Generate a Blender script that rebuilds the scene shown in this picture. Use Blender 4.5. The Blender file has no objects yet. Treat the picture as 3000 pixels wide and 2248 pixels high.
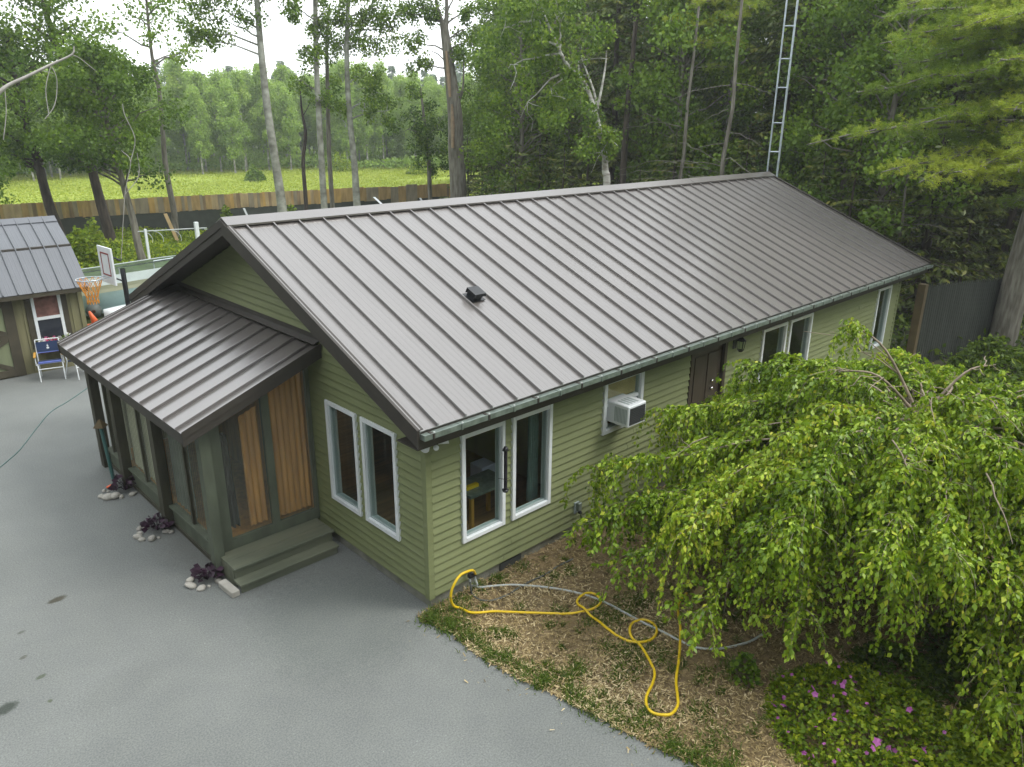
import bpy, bmesh, math, random
import numpy as np
from mathutils import Vector, Matrix
rng = np.random.default_rng(7)
random.seed(7)
S = bpy.context.scene
C = S.collection
R = math.radians

# ---------------------------------------------------------------- camera
cam_d = bpy.data.cameras.new('camera')
cam = bpy.data.objects.new('camera', cam_d); C.objects.link(cam)
yaw, pitch, roll = 0.8041, -0.3378, 0.0086
fw = Vector((math.cos(yaw)*math.cos(pitch), math.sin(yaw)*math.cos(pitch), math.sin(pitch)))
rt = fw.cross(Vector((0, 0, 1))).normalized(); up = rt.cross(fw)
rt2 = rt*math.cos(roll)+up*math.sin(roll); up2 = up*math.cos(roll)-rt*math.sin(roll)
M = Matrix((rt2, up2, -fw)).transposed().to_4x4()
M.translation = Vector((-4.9783, -6.633, 5.9563))
cam.matrix_world = M
cam_d.sensor_width = 36; cam_d.lens = 36*2231.4569/3000
cam_d.clip_start = 0.1; cam_d.clip_end = 1000
S.camera = cam

# ---------------------------------------------------------------- light: overcast sky and a weak wide sun
SUN_EL, SUN_AZ = R(50), R(-48)          # azimuth measured from +X towards +Y
W = bpy.data.worlds.new('World'); S.world = W; W.use_nodes = True
nt = W.node_tree; nt.nodes.clear()
o_ = nt.nodes.new('ShaderNodeOutputWorld'); bg = nt.nodes.new('ShaderNodeBackground')
sky = nt.nodes.new('ShaderNodeTexSky'); sky.sky_type = 'NISHITA'; sky.sun_disc = False
sky.sun_elevation = SUN_EL; sky.sun_rotation = R(90)-SUN_AZ; sky.dust_density = 4.0; sky.air_density = 1.0
cloud = nt.nodes.new('ShaderNodeRGB'); cloud.outputs[0].default_value = (1, 1, 1, 1)
sc_ = nt.nodes.new('ShaderNodeVectorMath'); sc_.operation = 'SCALE'; sc_.inputs['Scale'].default_value = 15.0
cloud.outputs[0].default_value = (0.97, 1.0, 1.02, 1)
nt.links.new(cloud.outputs[0], sc_.inputs[0])
mx = nt.nodes.new('ShaderNodeMix'); mx.data_type = 'RGBA'; mx.inputs[0].default_value = 0.9
nt.links.new(sky.outputs[0], mx.inputs[6]); nt.links.new(sc_.outputs[0], mx.inputs[7])
nt.links.new(mx.outputs[2], bg.inputs['Color']); bg.inputs['Strength'].default_value = 0.1
nt.links.new(bg.outputs[0], o_.inputs['Surface'])
sd = bpy.data.lights.new('sun', 'SUN'); sd.energy = 1.4; sd.angle = R(22); sd.color = (1.0, 0.96, 0.9)
sun = bpy.data.objects.new('sun', sd); C.objects.link(sun)
sv = Vector((math.cos(SUN_AZ)*math.cos(SUN_EL), math.sin(SUN_AZ)*math.cos(SUN_EL), math.sin(SUN_EL)))
sun.rotation_euler = sv.to_track_quat('Z', 'Y').to_euler()
V = S.view_settings
V.view_transform = 'Standard'; V.look = 'None'; V.gamma = 1; V.use_curve_mapping = False; V.exposure = 0.68

# ---------------------------------------------------------------- materials
def mat(name, col, rough=0.7, metal=0.0, var=0.0, vscale=3.0, col2=None, bump=0.0, bscale=40.0, spec=0.5, stretch=None, detail=4):
    m = bpy.data.materials.new(name); m.use_nodes = True; n = m.node_tree; b = n.nodes['Principled BSDF']
    b.inputs['Roughness'].default_value = rough; b.inputs['Metallic'].default_value = metal
    b.inputs['Specular IOR Level'].default_value = spec
    tc = n.nodes.new('ShaderNodeTexCoord'); src = tc.outputs['Object']
    if stretch:
        mp = n.nodes.new('ShaderNodeMapping'); mp.inputs['Scale'].default_value = stretch
        n.links.new(src, mp.inputs[0]); src = mp.outputs[0]
    if col2 is None and var: col2 = tuple(max(0, c*(1-var)) for c in col)
    if col2 is not None:
        t = n.nodes.new('ShaderNodeTexNoise'); t.inputs['Scale'].default_value = vscale; t.inputs['Detail'].default_value = detail
        n.links.new(src, t.inputs['Vector'])
        r = n.nodes.new('ShaderNodeValToRGB'); r.color_ramp.elements[0].position = 0.35; r.color_ramp.elements[1].position = 0.65
        r.color_ramp.elements[0].color = (*col2, 1); r.color_ramp.elements[1].color = (*col, 1)
        n.links.new(t.outputs['Fac'], r.inputs[0]); n.links.new(r.outputs[0], b.inputs['Base Color'])
    else: b.inputs['Base Color'].default_value = (*col, 1)
    if bump:
        t = n.nodes.new('ShaderNodeTexNoise'); t.inputs['Scale'].default_value = bscale; t.inputs['Detail'].default_value = 5
        n.links.new(src, t.inputs['Vector'])
        bp = n.nodes.new('ShaderNodeBump'); bp.inputs['Strength'].default_value = bump; bp.inputs['Distance'].default_value = 0.02
        n.links.new(t.outputs['Fac'], bp.inputs['Height']); n.links.new(bp.outputs[0], b.inputs['Normal'])
    return m

def leafmat(name, stops, trans=0.35, rough=0.5):
    """colour from the per-leaf tone; light goes through the leaves"""
    m = bpy.data.materials.new(name); m.use_nodes = True; n = m.node_tree; n.nodes.clear()
    out = n.nodes.new('ShaderNodeOutputMaterial'); a = n.nodes.new('ShaderNodeAttribute'); a.attribute_name = 'tone'
    r = n.nodes.new('ShaderNodeValToRGB'); e = r.color_ramp.elements
    while len(e) < len(stops): e.new(0.5)
    for k, (p, c) in enumerate(stops): e[k].position = p; e[k].color = (*c, 1)
    n.links.new(a.outputs['Fac'], r.inputs[0])
    d = n.nodes.new('ShaderNodeBsdfPrincipled'); d.inputs['Roughness'].default_value = rough; d.inputs['Specular IOR Level'].default_value = 0.35
    t = n.nodes.new('ShaderNodeBsdfTranslucent'); mxs = n.nodes.new('ShaderNodeMixShader'); mxs.inputs[0].default_value = trans
    n.links.new(r.outputs[0], d.inputs['Base Color']); n.links.new(r.outputs[0], t.inputs['Color'])
    n.links.new(d.outputs[0], mxs.inputs[1]); n.links.new(t.outputs[0], mxs.inputs[2]); n.links.new(mxs.outputs[0], out.inputs['Surface'])
    return m

def glassmat(name, tint=(0.90, 0.95, 0.93), refl=0.5):
    m = bpy.data.materials.new(name); m.use_nodes = True; n = m.node_tree; n.nodes.clear()
    out = n.nodes.new('ShaderNodeOutputMaterial'); g = n.nodes.new('ShaderNodeBsdfGlossy'); g.inputs['Roughness'].default_value = 0.02
    t = n.nodes.new('ShaderNodeBsdfTransparent'); t.inputs['Color'].default_value = (*tint, 1)
    lw = n.nodes.new('ShaderNodeLayerWeight'); lw.inputs['Blend'].default_value = 0.5
    f = n.nodes.new('ShaderNodeMath'); f.operation = 'POWER'; f.inputs[1].default_value = 5; n.links.new(lw.outputs['Facing'], f.inputs[0])
    mu = n.nodes.new('ShaderNodeMath'); mu.operation = 'MULTIPLY_ADD'; mu.inputs[1].default_value = 0.9*refl; mu.inputs[2].default_value = 0.045*refl
    s = n.nodes.new('ShaderNodeMixShader')
    n.links.new(f.outputs[0], mu.inputs[0]); n.links.new(mu.outputs[0], s.inputs[0]); n.links.new(t.outputs[0], s.inputs[1]); n.links.new(g.outputs[0], s.inputs[2])
    n.links.new(s.outputs[0], out.inputs['Surface'])
    return m

MT = {}
MT['roof'] = mat('roof_metal', (0.104, 0.094, 0.087), 0.28, 0.0, var=0.10, vscale=0.8); MT['roof'].node_tree.nodes['Principled BSDF'].inputs['IOR'].default_value = 2.3
MT['trim'] = mat('dark_trim', (0.042, 0.037, 0.030), 0.6, 0.0, var=0.2, vscale=5)
MT['gutter'] = mat('gutter_metal', (0.24, 0.29, 0.26), 0.35, 0.4, var=0.35, vscale=12)
MT['screw'] = mat('screw_metal', (0.7, 0.72, 0.7), 0.4, 0.5)
MT['siding'] = mat('sage_siding', (0.205, 0.234, 0.110), 0.6, 0, var=0.10, vscale=2.5, bump=0.12, bscale=60, stretch=(1, 1, 6))
MT['white'] = mat('white_vinyl', (0.72, 0.76, 0.78), 0.45, var=0.06, vscale=6)
MT['sash'] = mat('grey_sash', (0.32, 0.38, 0.38), 0.5)
MT['concrete'] = mat('foundation_concrete', (0.28, 0.28, 0.24), 0.9, col2=(0.16, 0.165, 0.13), vscale=3, bump=0.5, bscale=30)
MT['brown'] = mat('brown_paint', (0.055, 0.042, 0.030), 0.55, var=0.2, vscale=4)
MT['porch'] = mat('grey_green_paint', (0.115, 0.135, 0.095), 0.65, var=0.3, vscale=5, bump=0.2, bscale=25, stretch=(1, 1, .3))
MT['porchdark'] = mat('weathered_brown_post', (0.068, 0.066, 0.042), 0.75, var=0.35, vscale=6, bump=0.3, bscale=25, stretch=(1, 1, .3))
MT['stepwood'] = mat('step_paint', (0.165, 0.175, 0.12), 0.7, col2=(0.10, 0.115, 0.08), vscale=2.5, bump=0.3, bscale=20, stretch=(.3, 2, 1))
MT['orange'] = mat('orange_pine', (0.54, 0.27, 0.06), 0.5, col2=(0.36, 0.17, 0.04), vscale=3.5, stretch=(4, 4, .4))
MT['interior'] = mat('interior_wall', (0.45, 0.38, 0.29), 0.8, var=0.3, vscale=1)
MT['floorwood'] = mat('interior_floor', (0.30, 0.17, 0.08), 0.4, var=0.4, vscale=4, stretch=(.4, 4, 1))
MT['glass'] = glassmat('window_glass', refl=1.0)
MT['black'] = mat('black_metal', (0.015, 0.017, 0.02), 0.4)
MT['grill'] = mat('dark_grille', (0.05, 0.055, 0.055), 0.6)
MT['chrome'] = mat('chrome', (0.6, 0.6, 0.6), 0.15, 1.0)
MT['galv'] = mat('galvanised_steel', (0.55, 0.62, 0.68), 0.38, 0.6, var=0.25, vscale=8)
MT['yellow'] = mat('yellow_hose', (0.78, 0.54, 0.015), 0.4, var=0.12, vscale=12)
MT['whitehose'] = mat('pale_hose', (0.52, 0.56, 0.55), 0.45, var=0.2, vscale=8)
MT['greyhose'] = mat('grey_hose', (0.10, 0.11, 0.10), 0.5, var=0.3, vscale=8)
MT['tealcord'] = mat('teal_cord', (0.05, 0.14, 0.13), 0.5)
MT['bark_grey'] = mat('grey_bark', (0.215, 0.205, 0.17), 0.9, col2=(0.10, 0.09, 0.07), vscale=4, bump=0.8, bscale=9, stretch=(3, 3, .5))
MT['bark_dark'] = mat('dark_bark', (0.075, 0.06, 0.045), 0.9, col2=(0.03, 0.024, 0.018), vscale=4, bump=0.8, bscale=9, stretch=(3, 3, .5))
MT['bark_aspen'] = mat('pale_aspen_bark', (0.36, 0.37, 0.32), 0.85, col2=(0.13, 0.13, 0.105), vscale=2.2, bump=0.3, bscale=8, stretch=(1, 1, 1.2))
MT['bark_birch'] = mat('white_birch_bark', (0.62, 0.62, 0.58), 0.8, col2=(0.22, 0.20, 0.17), vscale=2.5, bump=0.3, bscale=8, stretch=(1, 1, 3))
MT['twig'] = mat('pale_twig', (0.30, 0.24, 0.18), 0.8, var=0.4, vscale=8)
MT['deadwood'] = mat('dead_wood', (0.40, 0.38, 0.35), 0.85, var=0.3, vscale=4)
MT['splitwood'] = mat('split_wood', (0.30, 0.22, 0.14), 0.8, var=0.3, vscale=5)
MT['leaf_weep'] = leafmat('weeping_leaves', [(0, (0.035, 0.085, 0.006)), (0.45, (0.165, 0.275, 0.013)), (0.8, (0.36, 0.48, 0.035)), (1, (0.50, 0.48, 0.05))], 0.28, 0.38)
MT['leaf_mid'] = leafmat('deciduous_leaves', [(0, (0.045, 0.100, 0.014)), (0.6, (0.150, 0.255, 0.019)), (1, (0.30, 0.41, 0.040))], 0.4)
MT['leaf_dark'] = leafmat('dark_leaves', [(0, (0.035, 0.075, 0.012)), (0.6, (0.112, 0.185, 0.014)), (1, (0.23, 0.30, 0.026))], 0.35)
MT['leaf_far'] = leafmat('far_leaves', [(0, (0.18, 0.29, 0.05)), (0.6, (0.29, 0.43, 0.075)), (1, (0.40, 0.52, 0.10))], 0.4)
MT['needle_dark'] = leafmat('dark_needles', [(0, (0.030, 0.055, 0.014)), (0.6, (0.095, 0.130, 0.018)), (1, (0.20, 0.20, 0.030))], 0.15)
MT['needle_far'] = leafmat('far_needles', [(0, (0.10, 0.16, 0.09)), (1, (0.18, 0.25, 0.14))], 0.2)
MT['needle_pine'] = leafmat('bright_needles', [(0, (0.075, 0.145, 0.020)), (0.5, (0.22, 0.33, 0.036)), (1, (0.46, 0.52, 0.06))], 0.35)
MT['leaf_bush'] = leafmat('bush_leaves', [(0, (0.07, 0.14, 0.010)), (0.6, (0.24, 0.34, 0.018)), (1, (0.48, 0.54, 0.030))], 0.35)
MT['petal'] = leafmat('magenta_petals', [(0, (0.34, 0.07, 0.30)), (1, (0.52, 0.17, 0.46))], 0.3)
MT['petal_mix'] = leafmat('mixed_petals', [(0, (0.6, 0.05, 0.14)), (0.5, (0.7, 0.2, 0.4)), (0.55, (0.75, 0.75, 0.75)), (1, (0.8, 0.8, 0.8))], 0.3)
MT['leaf_purple'] = leafmat('purple_leaves', [(0, (0.020, 0.010, 0.018)), (1, (0.075, 0.035, 0.065))], 0.15)
MT['grass'] = leafmat('grass_blades', [(0, (0.05, 0.10, 0.012)), (0.6, (0.11, 0.19, 0.020)), (1, (0.24, 0.27, 0.05))], 0.35)
MT['chips'] = leafmat('straw_chips', [(0, (0.13, 0.095, 0.040)), (0.5, (0.36, 0.275, 0.125)), (1, (0.66, 0.55, 0.33))], 0.05, 0.8)
MT['meadowgrass'] = leafmat('meadow_grass', [(0, (0.24, 0.32, 0.04)), (0.6, (0.34, 0.40, 0.05)), (1, (0.43, 0.46, 0.08))], 0.3)
MT['stone'] = mat('river_stone', (0.42, 0.40, 0.35), 0.7, col2=(0.22, 0.21, 0.19), vscale=6)
MT['stonewhite'] = mat('pale_stone', (0.46, 0.44, 0.39), 0.7, var=0.25, vscale=6)
MT['chairblue'] = mat('navy_fabric', (0.012, 0.030, 0.085), 0.8)
MT['chairpiping'] = mat('blue_piping', (0.10, 0.14, 0.42), 0.7)
MT['armwood'] = mat('arm_wood', (0.50, 0.27, 0.05), 0.6)
MT['orangenet'] = mat('orange_net', (0.75, 0.32, 0.04), 0.8)
MT['red'] = mat('red_paint', (0.25, 0.02, 0.02), 0.6)
MT['cone'] = mat('orange_plastic', (0.70, 0.13, 0.04), 0.5)
MT['boatwhite'] = mat('boat_gelcoat', (0.66, 0.74, 0.76), 0.35, var=0.12, vscale=2)
MT['boatteal'] = mat('boat_teal', (0.33, 0.46, 0.45), 0.45, var=0.2, vscale=2)
MT['boattan'] = mat('boat_tan_stripe', (0.30, 0.31, 0.22), 0.5)
MT['cover'] = mat('green_tarp', (0.05, 0.09, 0.03), 0.7, var=0.4, vscale=3)
MT['shedwall'] = mat('shed_siding', (0.20, 0.19, 0.10), 0.75, var=0.25, vscale=3, stretch=(3, 3, .3))
MT['sheddoor'] = mat('shed_door_green', (0.20, 0.23, 0.13), 0.75, var=0.2, vscale=3, stretch=(3, 3, .3))
MT['shedtrim'] = mat('shed_dark_trim', (0.060, 0.052, 0.032), 0.75, var=0.3, vscale=3)
MT['shedroof'] = mat('shed_roof_metal', (0.10, 0.11, 0.125), 0.32, 0.0, var=0.1, vscale=2); MT['shedroof'].node_tree.nodes['Principled BSDF'].inputs['IOR'].default_value = 1.7
MT['agedframe'] = mat('aged_white_frame', (0.52, 0.52, 0.44), 0.6, var=0.2, vscale=6)
MT['curtain_red'] = mat('dusty_red_curtain', (0.24, 0.12, 0.10), 0.9, var=0.5, vscale=8)
MT['dkglass'] = mat('dark_glass', (0.03, 0.035, 0.045), 0.08)
MT['soil'] = mat('potting_soil', (0.06, 0.025, 0.015), 0.9, var=0.4, vscale=10)
MT['fencegrey'] = mat('weathered_shaded_picket', (0.040, 0.048, 0.038), 0.85, var=0.45, vscale=3, stretch=(3, 3, .4))  # weathered grey, darkened further: shade put into the colour
MT['fencetan'] = mat('tan_post', (0.13, 0.095, 0.045), 0.8, var=0.3, vscale=3)
FB = [mat('fence_board_honey', (0.44, 0.30, 0.12), 0.8, var=0.4, vscale=2.5, stretch=(2, 2, .5)), mat('fence_board_tan', (0.46, 0.35, 0.19), 0.8, var=0.35, vscale=2.5, stretch=(2, 2, .5)),
      mat('fence_board_grey', (0.30, 0.26, 0.18), 0.8, var=0.35, vscale=2.5, stretch=(2, 2, .5)), mat('fence_board_brown', (0.28, 0.20, 0.11), 0.8, var=0.4, vscale=2.5, stretch=(2, 2, .5)),
      mat('fence_board_ochre', (0.52, 0.34, 0.11), 0.8, var=0.3, vscale=2.5, stretch=(2, 2, .5))]
MT['fencedark'] = mat('dark_mesh_screen', (0.050, 0.060, 0.048), 0.8, var=0.25, vscale=3)
MT['lumber'] = mat('new_lumber', (0.55, 0.40, 0.20), 0.8, var=0.2, vscale=3)
MT['curtain'] = mat('teal_grey_curtain', (0.20, 0.27, 0.26), 0.9, var=0.3, vscale=6)
MT['paper'] = mat('white_paper', (0.55, 0.55, 0.72), 0.8)
MT['shirt'] = mat('blue_cloth', (0.10, 0.16, 0.26), 0.9, var=0.3, vscale=8)
MT['darkcloth'] = mat('dark_cloth', (0.018, 0.014, 0.020), 0.9, var=0.4, vscale=5)
MT['creamsheet'] = mat('cream_sheet', (0.42, 0.43, 0.34), 0.7, var=0.15, vscale=3)
MT['greypanel'] = mat('grey_screen', (0.10, 0.12, 0.11), 0.6, var=0.3, vscale=4)

def plasticmat():
    m = bpy.data.materials.new('corrugated_clear_plastic'); m.use_nodes = True; n = m.node_tree; n.nodes.clear()
    out = n.nodes.new('ShaderNodeOutputMaterial'); g = n.nodes.new('ShaderNodeBsdfPrincipled'); g.inputs['Base Color'].default_value = (0.55, 0.60, 0.52, 1); g.inputs['Roughness'].default_value = 0.15
    t = n.nodes.new('ShaderNodeBsdfTransparent'); t.inputs['Color'].default_value = (0.95, 0.95, 0.9, 1)
    s = n.nodes.new('ShaderNodeMixShader'); s.inputs[0].default_value = 0.13
    n.links.new(t.outputs[0], s.inputs[1]); n.links.new(g.outputs[0], s.inputs[2]); n.links.new(s.outputs[0], out.inputs['Surface'])
    return m
MT['plastic'] = plasticmat()

def asphalt():
    m = mat('asphalt', (0.225, 0.235, 0.235), 0.92, bump=0.25, bscale=120)
    n = m.node_tree; b = n.nodes['Principled BSDF']; tc = n.nodes.new('ShaderNodeTexCoord')
    def noise(s, d=4):
        t = n.nodes.new('ShaderNodeTexNoise'); t.inputs['Scale'].default_value = s; t.inputs['Detail'].default_value = d; n.links.new(tc.outputs['Object'], t.inputs['Vector']); return t.outputs['Fac']
    def ramp(f, a, ca, b_, cb):
        r = n.nodes.new('ShaderNodeValToRGB'); r.color_ramp.elements[0].position = a; r.color_ramp.elements[1].position = b_
        r.color_ramp.elements[0].color = (*ca, 1); r.color_ramp.elements[1].color = (*cb, 1); n.links.new(f, r.inputs[0]); return r.outputs[0]
    def mul(a, b_, fac=1.0, typ='MULTIPLY'):
        x = n.nodes.new('ShaderNodeMix'); x.data_type = 'RGBA'; x.blend_type = typ; x.inputs[0].default_value = fac
        n.links.new(a, x.inputs[6]); n.links.new(b_, x.inputs[7]); return x.outputs[2]
    big = ramp(noise(0.45), 0.3, (0.146, 0.157, 0.150), 0.7, (0.190, 0.203, 0.194))
    fine = ramp(noise(55, 2), 0.35, (0.80, 0.80, 0.80), 0.65, (1.16, 1.16, 1.16))
    spk = ramp(noise(28, 2), 0.70, (1, 1, 1), 0.80, (1.7, 1.7, 1.65))
    c = mul(mul(big, fine), spk)
    mid = ramp(noise(3.5, 5), 0.3, (0.965, 0.965, 0.975), 0.7, (1.025, 1.025, 1.015))
    c = mul(c, mid)
    # oil spots, and broad soft ovals by the house with its shade painted in
    sep = n.nodes.new('ShaderNodeSeparateXYZ'); n.links.new(tc.outputs['Object'], sep.inputs[0])
    for (x, y, rx, ry, ang, dark) in SPOTS:
        v = n.nodes.new('ShaderNodeMapping'); v.vector_type = 'TEXTURE'
        v.inputs['Location'].default_value = (x, y, 0); v.inputs['Rotation'].default_value = (0, 0, ang); v.inputs['Scale'].default_value = (rx, ry, 1)
        n.links.new(tc.outputs['Object'], v.inputs[0])
        l = n.nodes.new('ShaderNodeVectorMath'); l.operation = 'LENGTH'; n.links.new(v.outputs[0], l.inputs[0])
        ad = n.nodes.new('ShaderNodeMath'); ad.operation = 'MULTIPLY_ADD'; ad.inputs[1].default_value = 0.8; n.links.new(noise(14, 3), ad.inputs[0]); n.links.new(l.outputs['Value'], ad.inputs[2])
        hf = n.nodes.new('ShaderNodeMath'); hf.operation = 'MULTIPLY'; hf.inputs[1].default_value = 0.5; n.links.new(ad.outputs[0], hf.inputs[0])
        c = mul(c, ramp(hf.outputs[0], .50, dark, .75, (1, 1, 1)))
    n.links.new(c, b.inputs['Base Color'])
    return m
SPOTS = [(-3.4, 3.46, 0.13, 0.065, 0.1, (.36, .32, .24)), (-4.34, 1.7, 0.14, 0.09, 0.3, (.30, .34, .30)), (-3.94, 1.99, 0.06, 0.04, .2, (.5, .55, .42)),
         (-3.91, 3.02, 0.05, 0.03, .2, (.6, .6, .55)), (-4.0, 2.49, 0.05, 0.035, .3, (.6, .58, .52)), (-3.97, 1.51, 0.03, 0.03, 0, (.5, .55, .4)),
         (-1.2, 3.3, 0.9, 1.6, 0.1, (.86, .84, .82)), (-1.0, 0.6, 1.1, 1.2, 0.2, (.84, .86, .85)), (-3.36, 1.2, 0.5, 0.3, .4, (.93, .93, .93))]  # the broad pair beside the house: its shade as asphalt colour
MT['asphalt'] = asphalt()
MT['ground'] = mat('weedy_ground', (0.10, 0.16, 0.025), 0.95, col2=(0.07, 0.075, 0.03), vscale=0.6, bump=0.8, bscale=3)
MT['forestfloor'] = mat('forest_floor', (0.045, 0.040, 0.022), 0.95, col2=(0.03, 0.045, 0.015), vscale=0.8, bump=0.8, bscale=5)
MT['mulch'] = mat('straw_mulch_bed', (0.30, 0.22, 0.115), 0.95, col2=(0.15, 0.11, 0.055), vscale=9, bump=1.0, bscale=45)
MT['meadow'] = mat('meadow_ground', (0.27, 0.34, 0.035), 0.95, col2=(0.20, 0.27, 0.03), vscale=0.15, bump=0.5, bscale=2)

# ---------------------------------------------------------------- helpers
def link(name, me, m=None, parent=None, loc=None):
    o = bpy.data.objects.new(name, me); C.objects.link(o)
    if m is not None and me is not None and not me.materials: me.materials.append(m)
    if parent is not None: o.parent = parent
    if loc is not None: o.location = loc
    return o
def thing(name, label, cat, loc=(0, 0, 0), rz=0, group=None):
    o = bpy.data.objects.new(name, None); C.objects.link(o); o.location = loc; o.rotation_euler = (0, 0, rz)
    o.empty_display_size = 0.2
    return tag(o, label, cat, group)
def tag(o, label=None, cat=None, group=None, kind=None):
    if label: o['label'] = label
    if cat: o['category'] = cat
    if group: o['group'] = group
    if kind: o['kind'] = kind
    return o
def bm_obj(name, bm, m, parent=None, smooth=False, loc=None):
    me = bpy.data.meshes.new(name); bm.to_mesh(me); bm.free()
    if smooth:
        for p in me.polygons: p.use_smooth = True
    return link(name, me, m, parent, loc)
def add_box(bm, x0, x1, y0, y1, z0, z1, bev=0.0):
    vs = [bm.verts.new((x, y, z)) for z in (z0, z1) for y in (y0, y1) for x in (x0, x1)]
    q = [(0, 2, 3, 1), (4, 5, 7, 6), (0, 1, 5, 4), (2, 6, 7, 3), (0, 4, 6, 2), (1, 3, 7, 5)]
    fs = [bm.faces.new([vs[i] for i in f]) for f in q]
    if bev:
        es = list({e for f in fs for e in f.edges})
        bmesh.ops.bevel(bm, geom=es, offset=bev, segments=1, affect='EDGES')
    return vs
def box(name, x0, x1, y0, y1, z0, z1, m, parent=None, bev=0.0):
    bm = bmesh.new(); add_box(bm, x0, x1, y0, y1, z0, z1, bev); return bm_obj(name, bm, m, parent)
def boxes(name, lst, m, parent=None, bev=0.0):
    bm = bmesh.new()
    for b in lst: add_box(bm, *b, bev)
    return bm_obj(name, bm, m, parent)
def add_prism(bm, pts, vec):
    """closed polygon pts (3D) swept along vec"""
    a = [bm.verts.new(p) for p in pts]; b = [bm.verts.new(Vector(p)+Vector(vec)) for p in pts]; n = len(pts)
    bm.faces.new(a[::-1]); bm.faces.new(b)
    for i in range(n): bm.faces.new((a[i], a[(i+1) % n], b[(i+1) % n], b[i]))
    return a+b
def prism(name, pts, vec, m, parent=None):
    bm = bmesh.new(); add_prism(bm, pts, vec); bmesh.ops.recalc_face_normals(bm, faces=bm.faces); return bm_obj(name, bm, m, parent)
def tube_arrays(paths, sides=6):
    """paths: list of (pts, radii) -> verts, quads"""
    V_, F_ = [], []; off = 0
    for pts, rad in paths:
        P = np.array(pts, float); n = len(P); r = np.broadcast_to(np.array(rad, float), (n,)) if np.ndim(rad) == 0 else np.array(rad, float)
        T = np.gradient(P, axis=0); T /= np.linalg.norm(T, axis=1)[:, None]+1e-9
        ref = np.array([0, 0, 1.]) if abs(T[0][2]) < 0.8 else np.array([1., 0, 0])
        A = np.cross(T, ref); A /= np.linalg.norm(A, axis=1)[:, None]+1e-9; B = np.cross(T, A)
        th = np.linspace(0, 2*np.pi, sides, endpoint=False)
        ring = P[:, None, :] + r[:, None, None]*(np.cos(th)[None, :, None]*A[:, None, :]+np.sin(th)[None, :, None]*B[:, None, :])
        V_.append(ring.reshape(-1, 3))
        i = np.arange(n-1)[:, None]*sides+np.arange(sides)[None, :]; j = np.arange(n-1)[:, None]*sides+(np.arange(sides)[None, :]+1) % sides
        F_.append((np.stack([i, j, j+sides, i+sides], -1).reshape(-1, 4))+off); off += n*sides
    return np.concatenate(V_), np.concatenate(F_)
def np_mesh(name, V_, F_, tone=None, smooth=False):
    me = bpy.data.meshes.new(name); k = F_.shape[1]
    me.vertices.add(len(V_)); me.vertices.foreach_set('co', np.ascontiguousarray(V_, dtype=np.float32).ravel())
    me.loops.add(F_.size); me.loops.foreach_set('vertex_index', np.ascontiguousarray(F_, dtype=np.int32).ravel())
    me.polygons.add(len(F_)); me.polygons.foreach_set('loop_start', np.arange(0, F_.size, k, dtype=np.int32))
    if smooth: me.polygons.foreach_set('use_smooth', np.ones(len(F_), dtype=bool))
    me.update(calc_edges=True)
    if tone is not None:
        a = me.attributes.new('tone', 'FLOAT', 'FACE'); a.data.foreach_set('value', np.clip(tone, 0, 1).astype(np.float32))
    return me
def tube(name, pts, rad, m, parent=None, sides=8, smooth=True):
    V_, F_ = tube_arrays([(pts, rad)], sides); return link(name, np_mesh(name, V_, F_, smooth=smooth), m, parent)
def tubes(name, paths, m, parent=None, sides=6):
    V_, F_ = tube_arrays(paths, sides); return link(name, np_mesh(name, V_, F_, smooth=True), m, parent)
def spline(pts, k=6):
    """Catmull-Rom through pts"""
    P = np.array(pts, float); P = np.vstack([2*P[0]-P[1], P, 2*P[-1]-P[-2]]); out = []
    for i in range(1, len(P)-2):
        for t in np.linspace(0, 1, k, endpoint=False):
            a, b, c, d = P[i-1], P[i], P[i+1], P[i+2]
            out.append(0.5*((2*b)+(-a+c)*t+(2*a-5*b+4*c-d)*t*t+(-a+3*b-3*c+d)*t**3))
    out.append(P[-2]); return np.array(out)
def unit(a): return a/(np.linalg.norm(a, axis=-1, keepdims=True)+1e-9)
def leaf_arrays(P, D, size, width=0.55, fold=0.15, g=rng):
    """one folded diamond leaf per row: base P, direction D"""
    n = len(P); D = unit(D); rnd = unit(g.normal(size=(n, 3))); Sd = unit(np.cross(D, rnd)); N = np.cross(Sd, D)
    s = np.broadcast_to(size, (n,))[:, None]
    a = P; b = P+D*s*0.45+Sd*s*width*0.5-N*s*fold; c = P+D*s; d = P+D*s*0.45-Sd*s*width*0.5-N*s*fold
    V_ = np.stack([a, b, c, d], 1).reshape(-1, 3); i = np.arange(n)[:, None]*4
    return V_, np.concatenate([i, i+1, i+2, i+3], 1)
def leaves(name, P, D, size, m, parent=None, tone=None, **kw):
    V_, F_ = leaf_arrays(P, D, size, **kw); return link(name, np_mesh(name, V_, F_, tone), m, parent)
def copy_thing(o, loc, rz=0, sc=1, label=None):
    c = o.copy(); C.objects.link(c); c.location = loc; c.rotation_euler = (0, 0, rz); c.scale = (sc, sc, sc)
    if label: c['label'] = label
    for ch in o.children:
        d = ch.copy(); C.objects.link(d); d.parent = c
        for g_ in ch.children:
            e = g_.copy(); C.objects.link(e); e.parent = d
    return c

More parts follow.
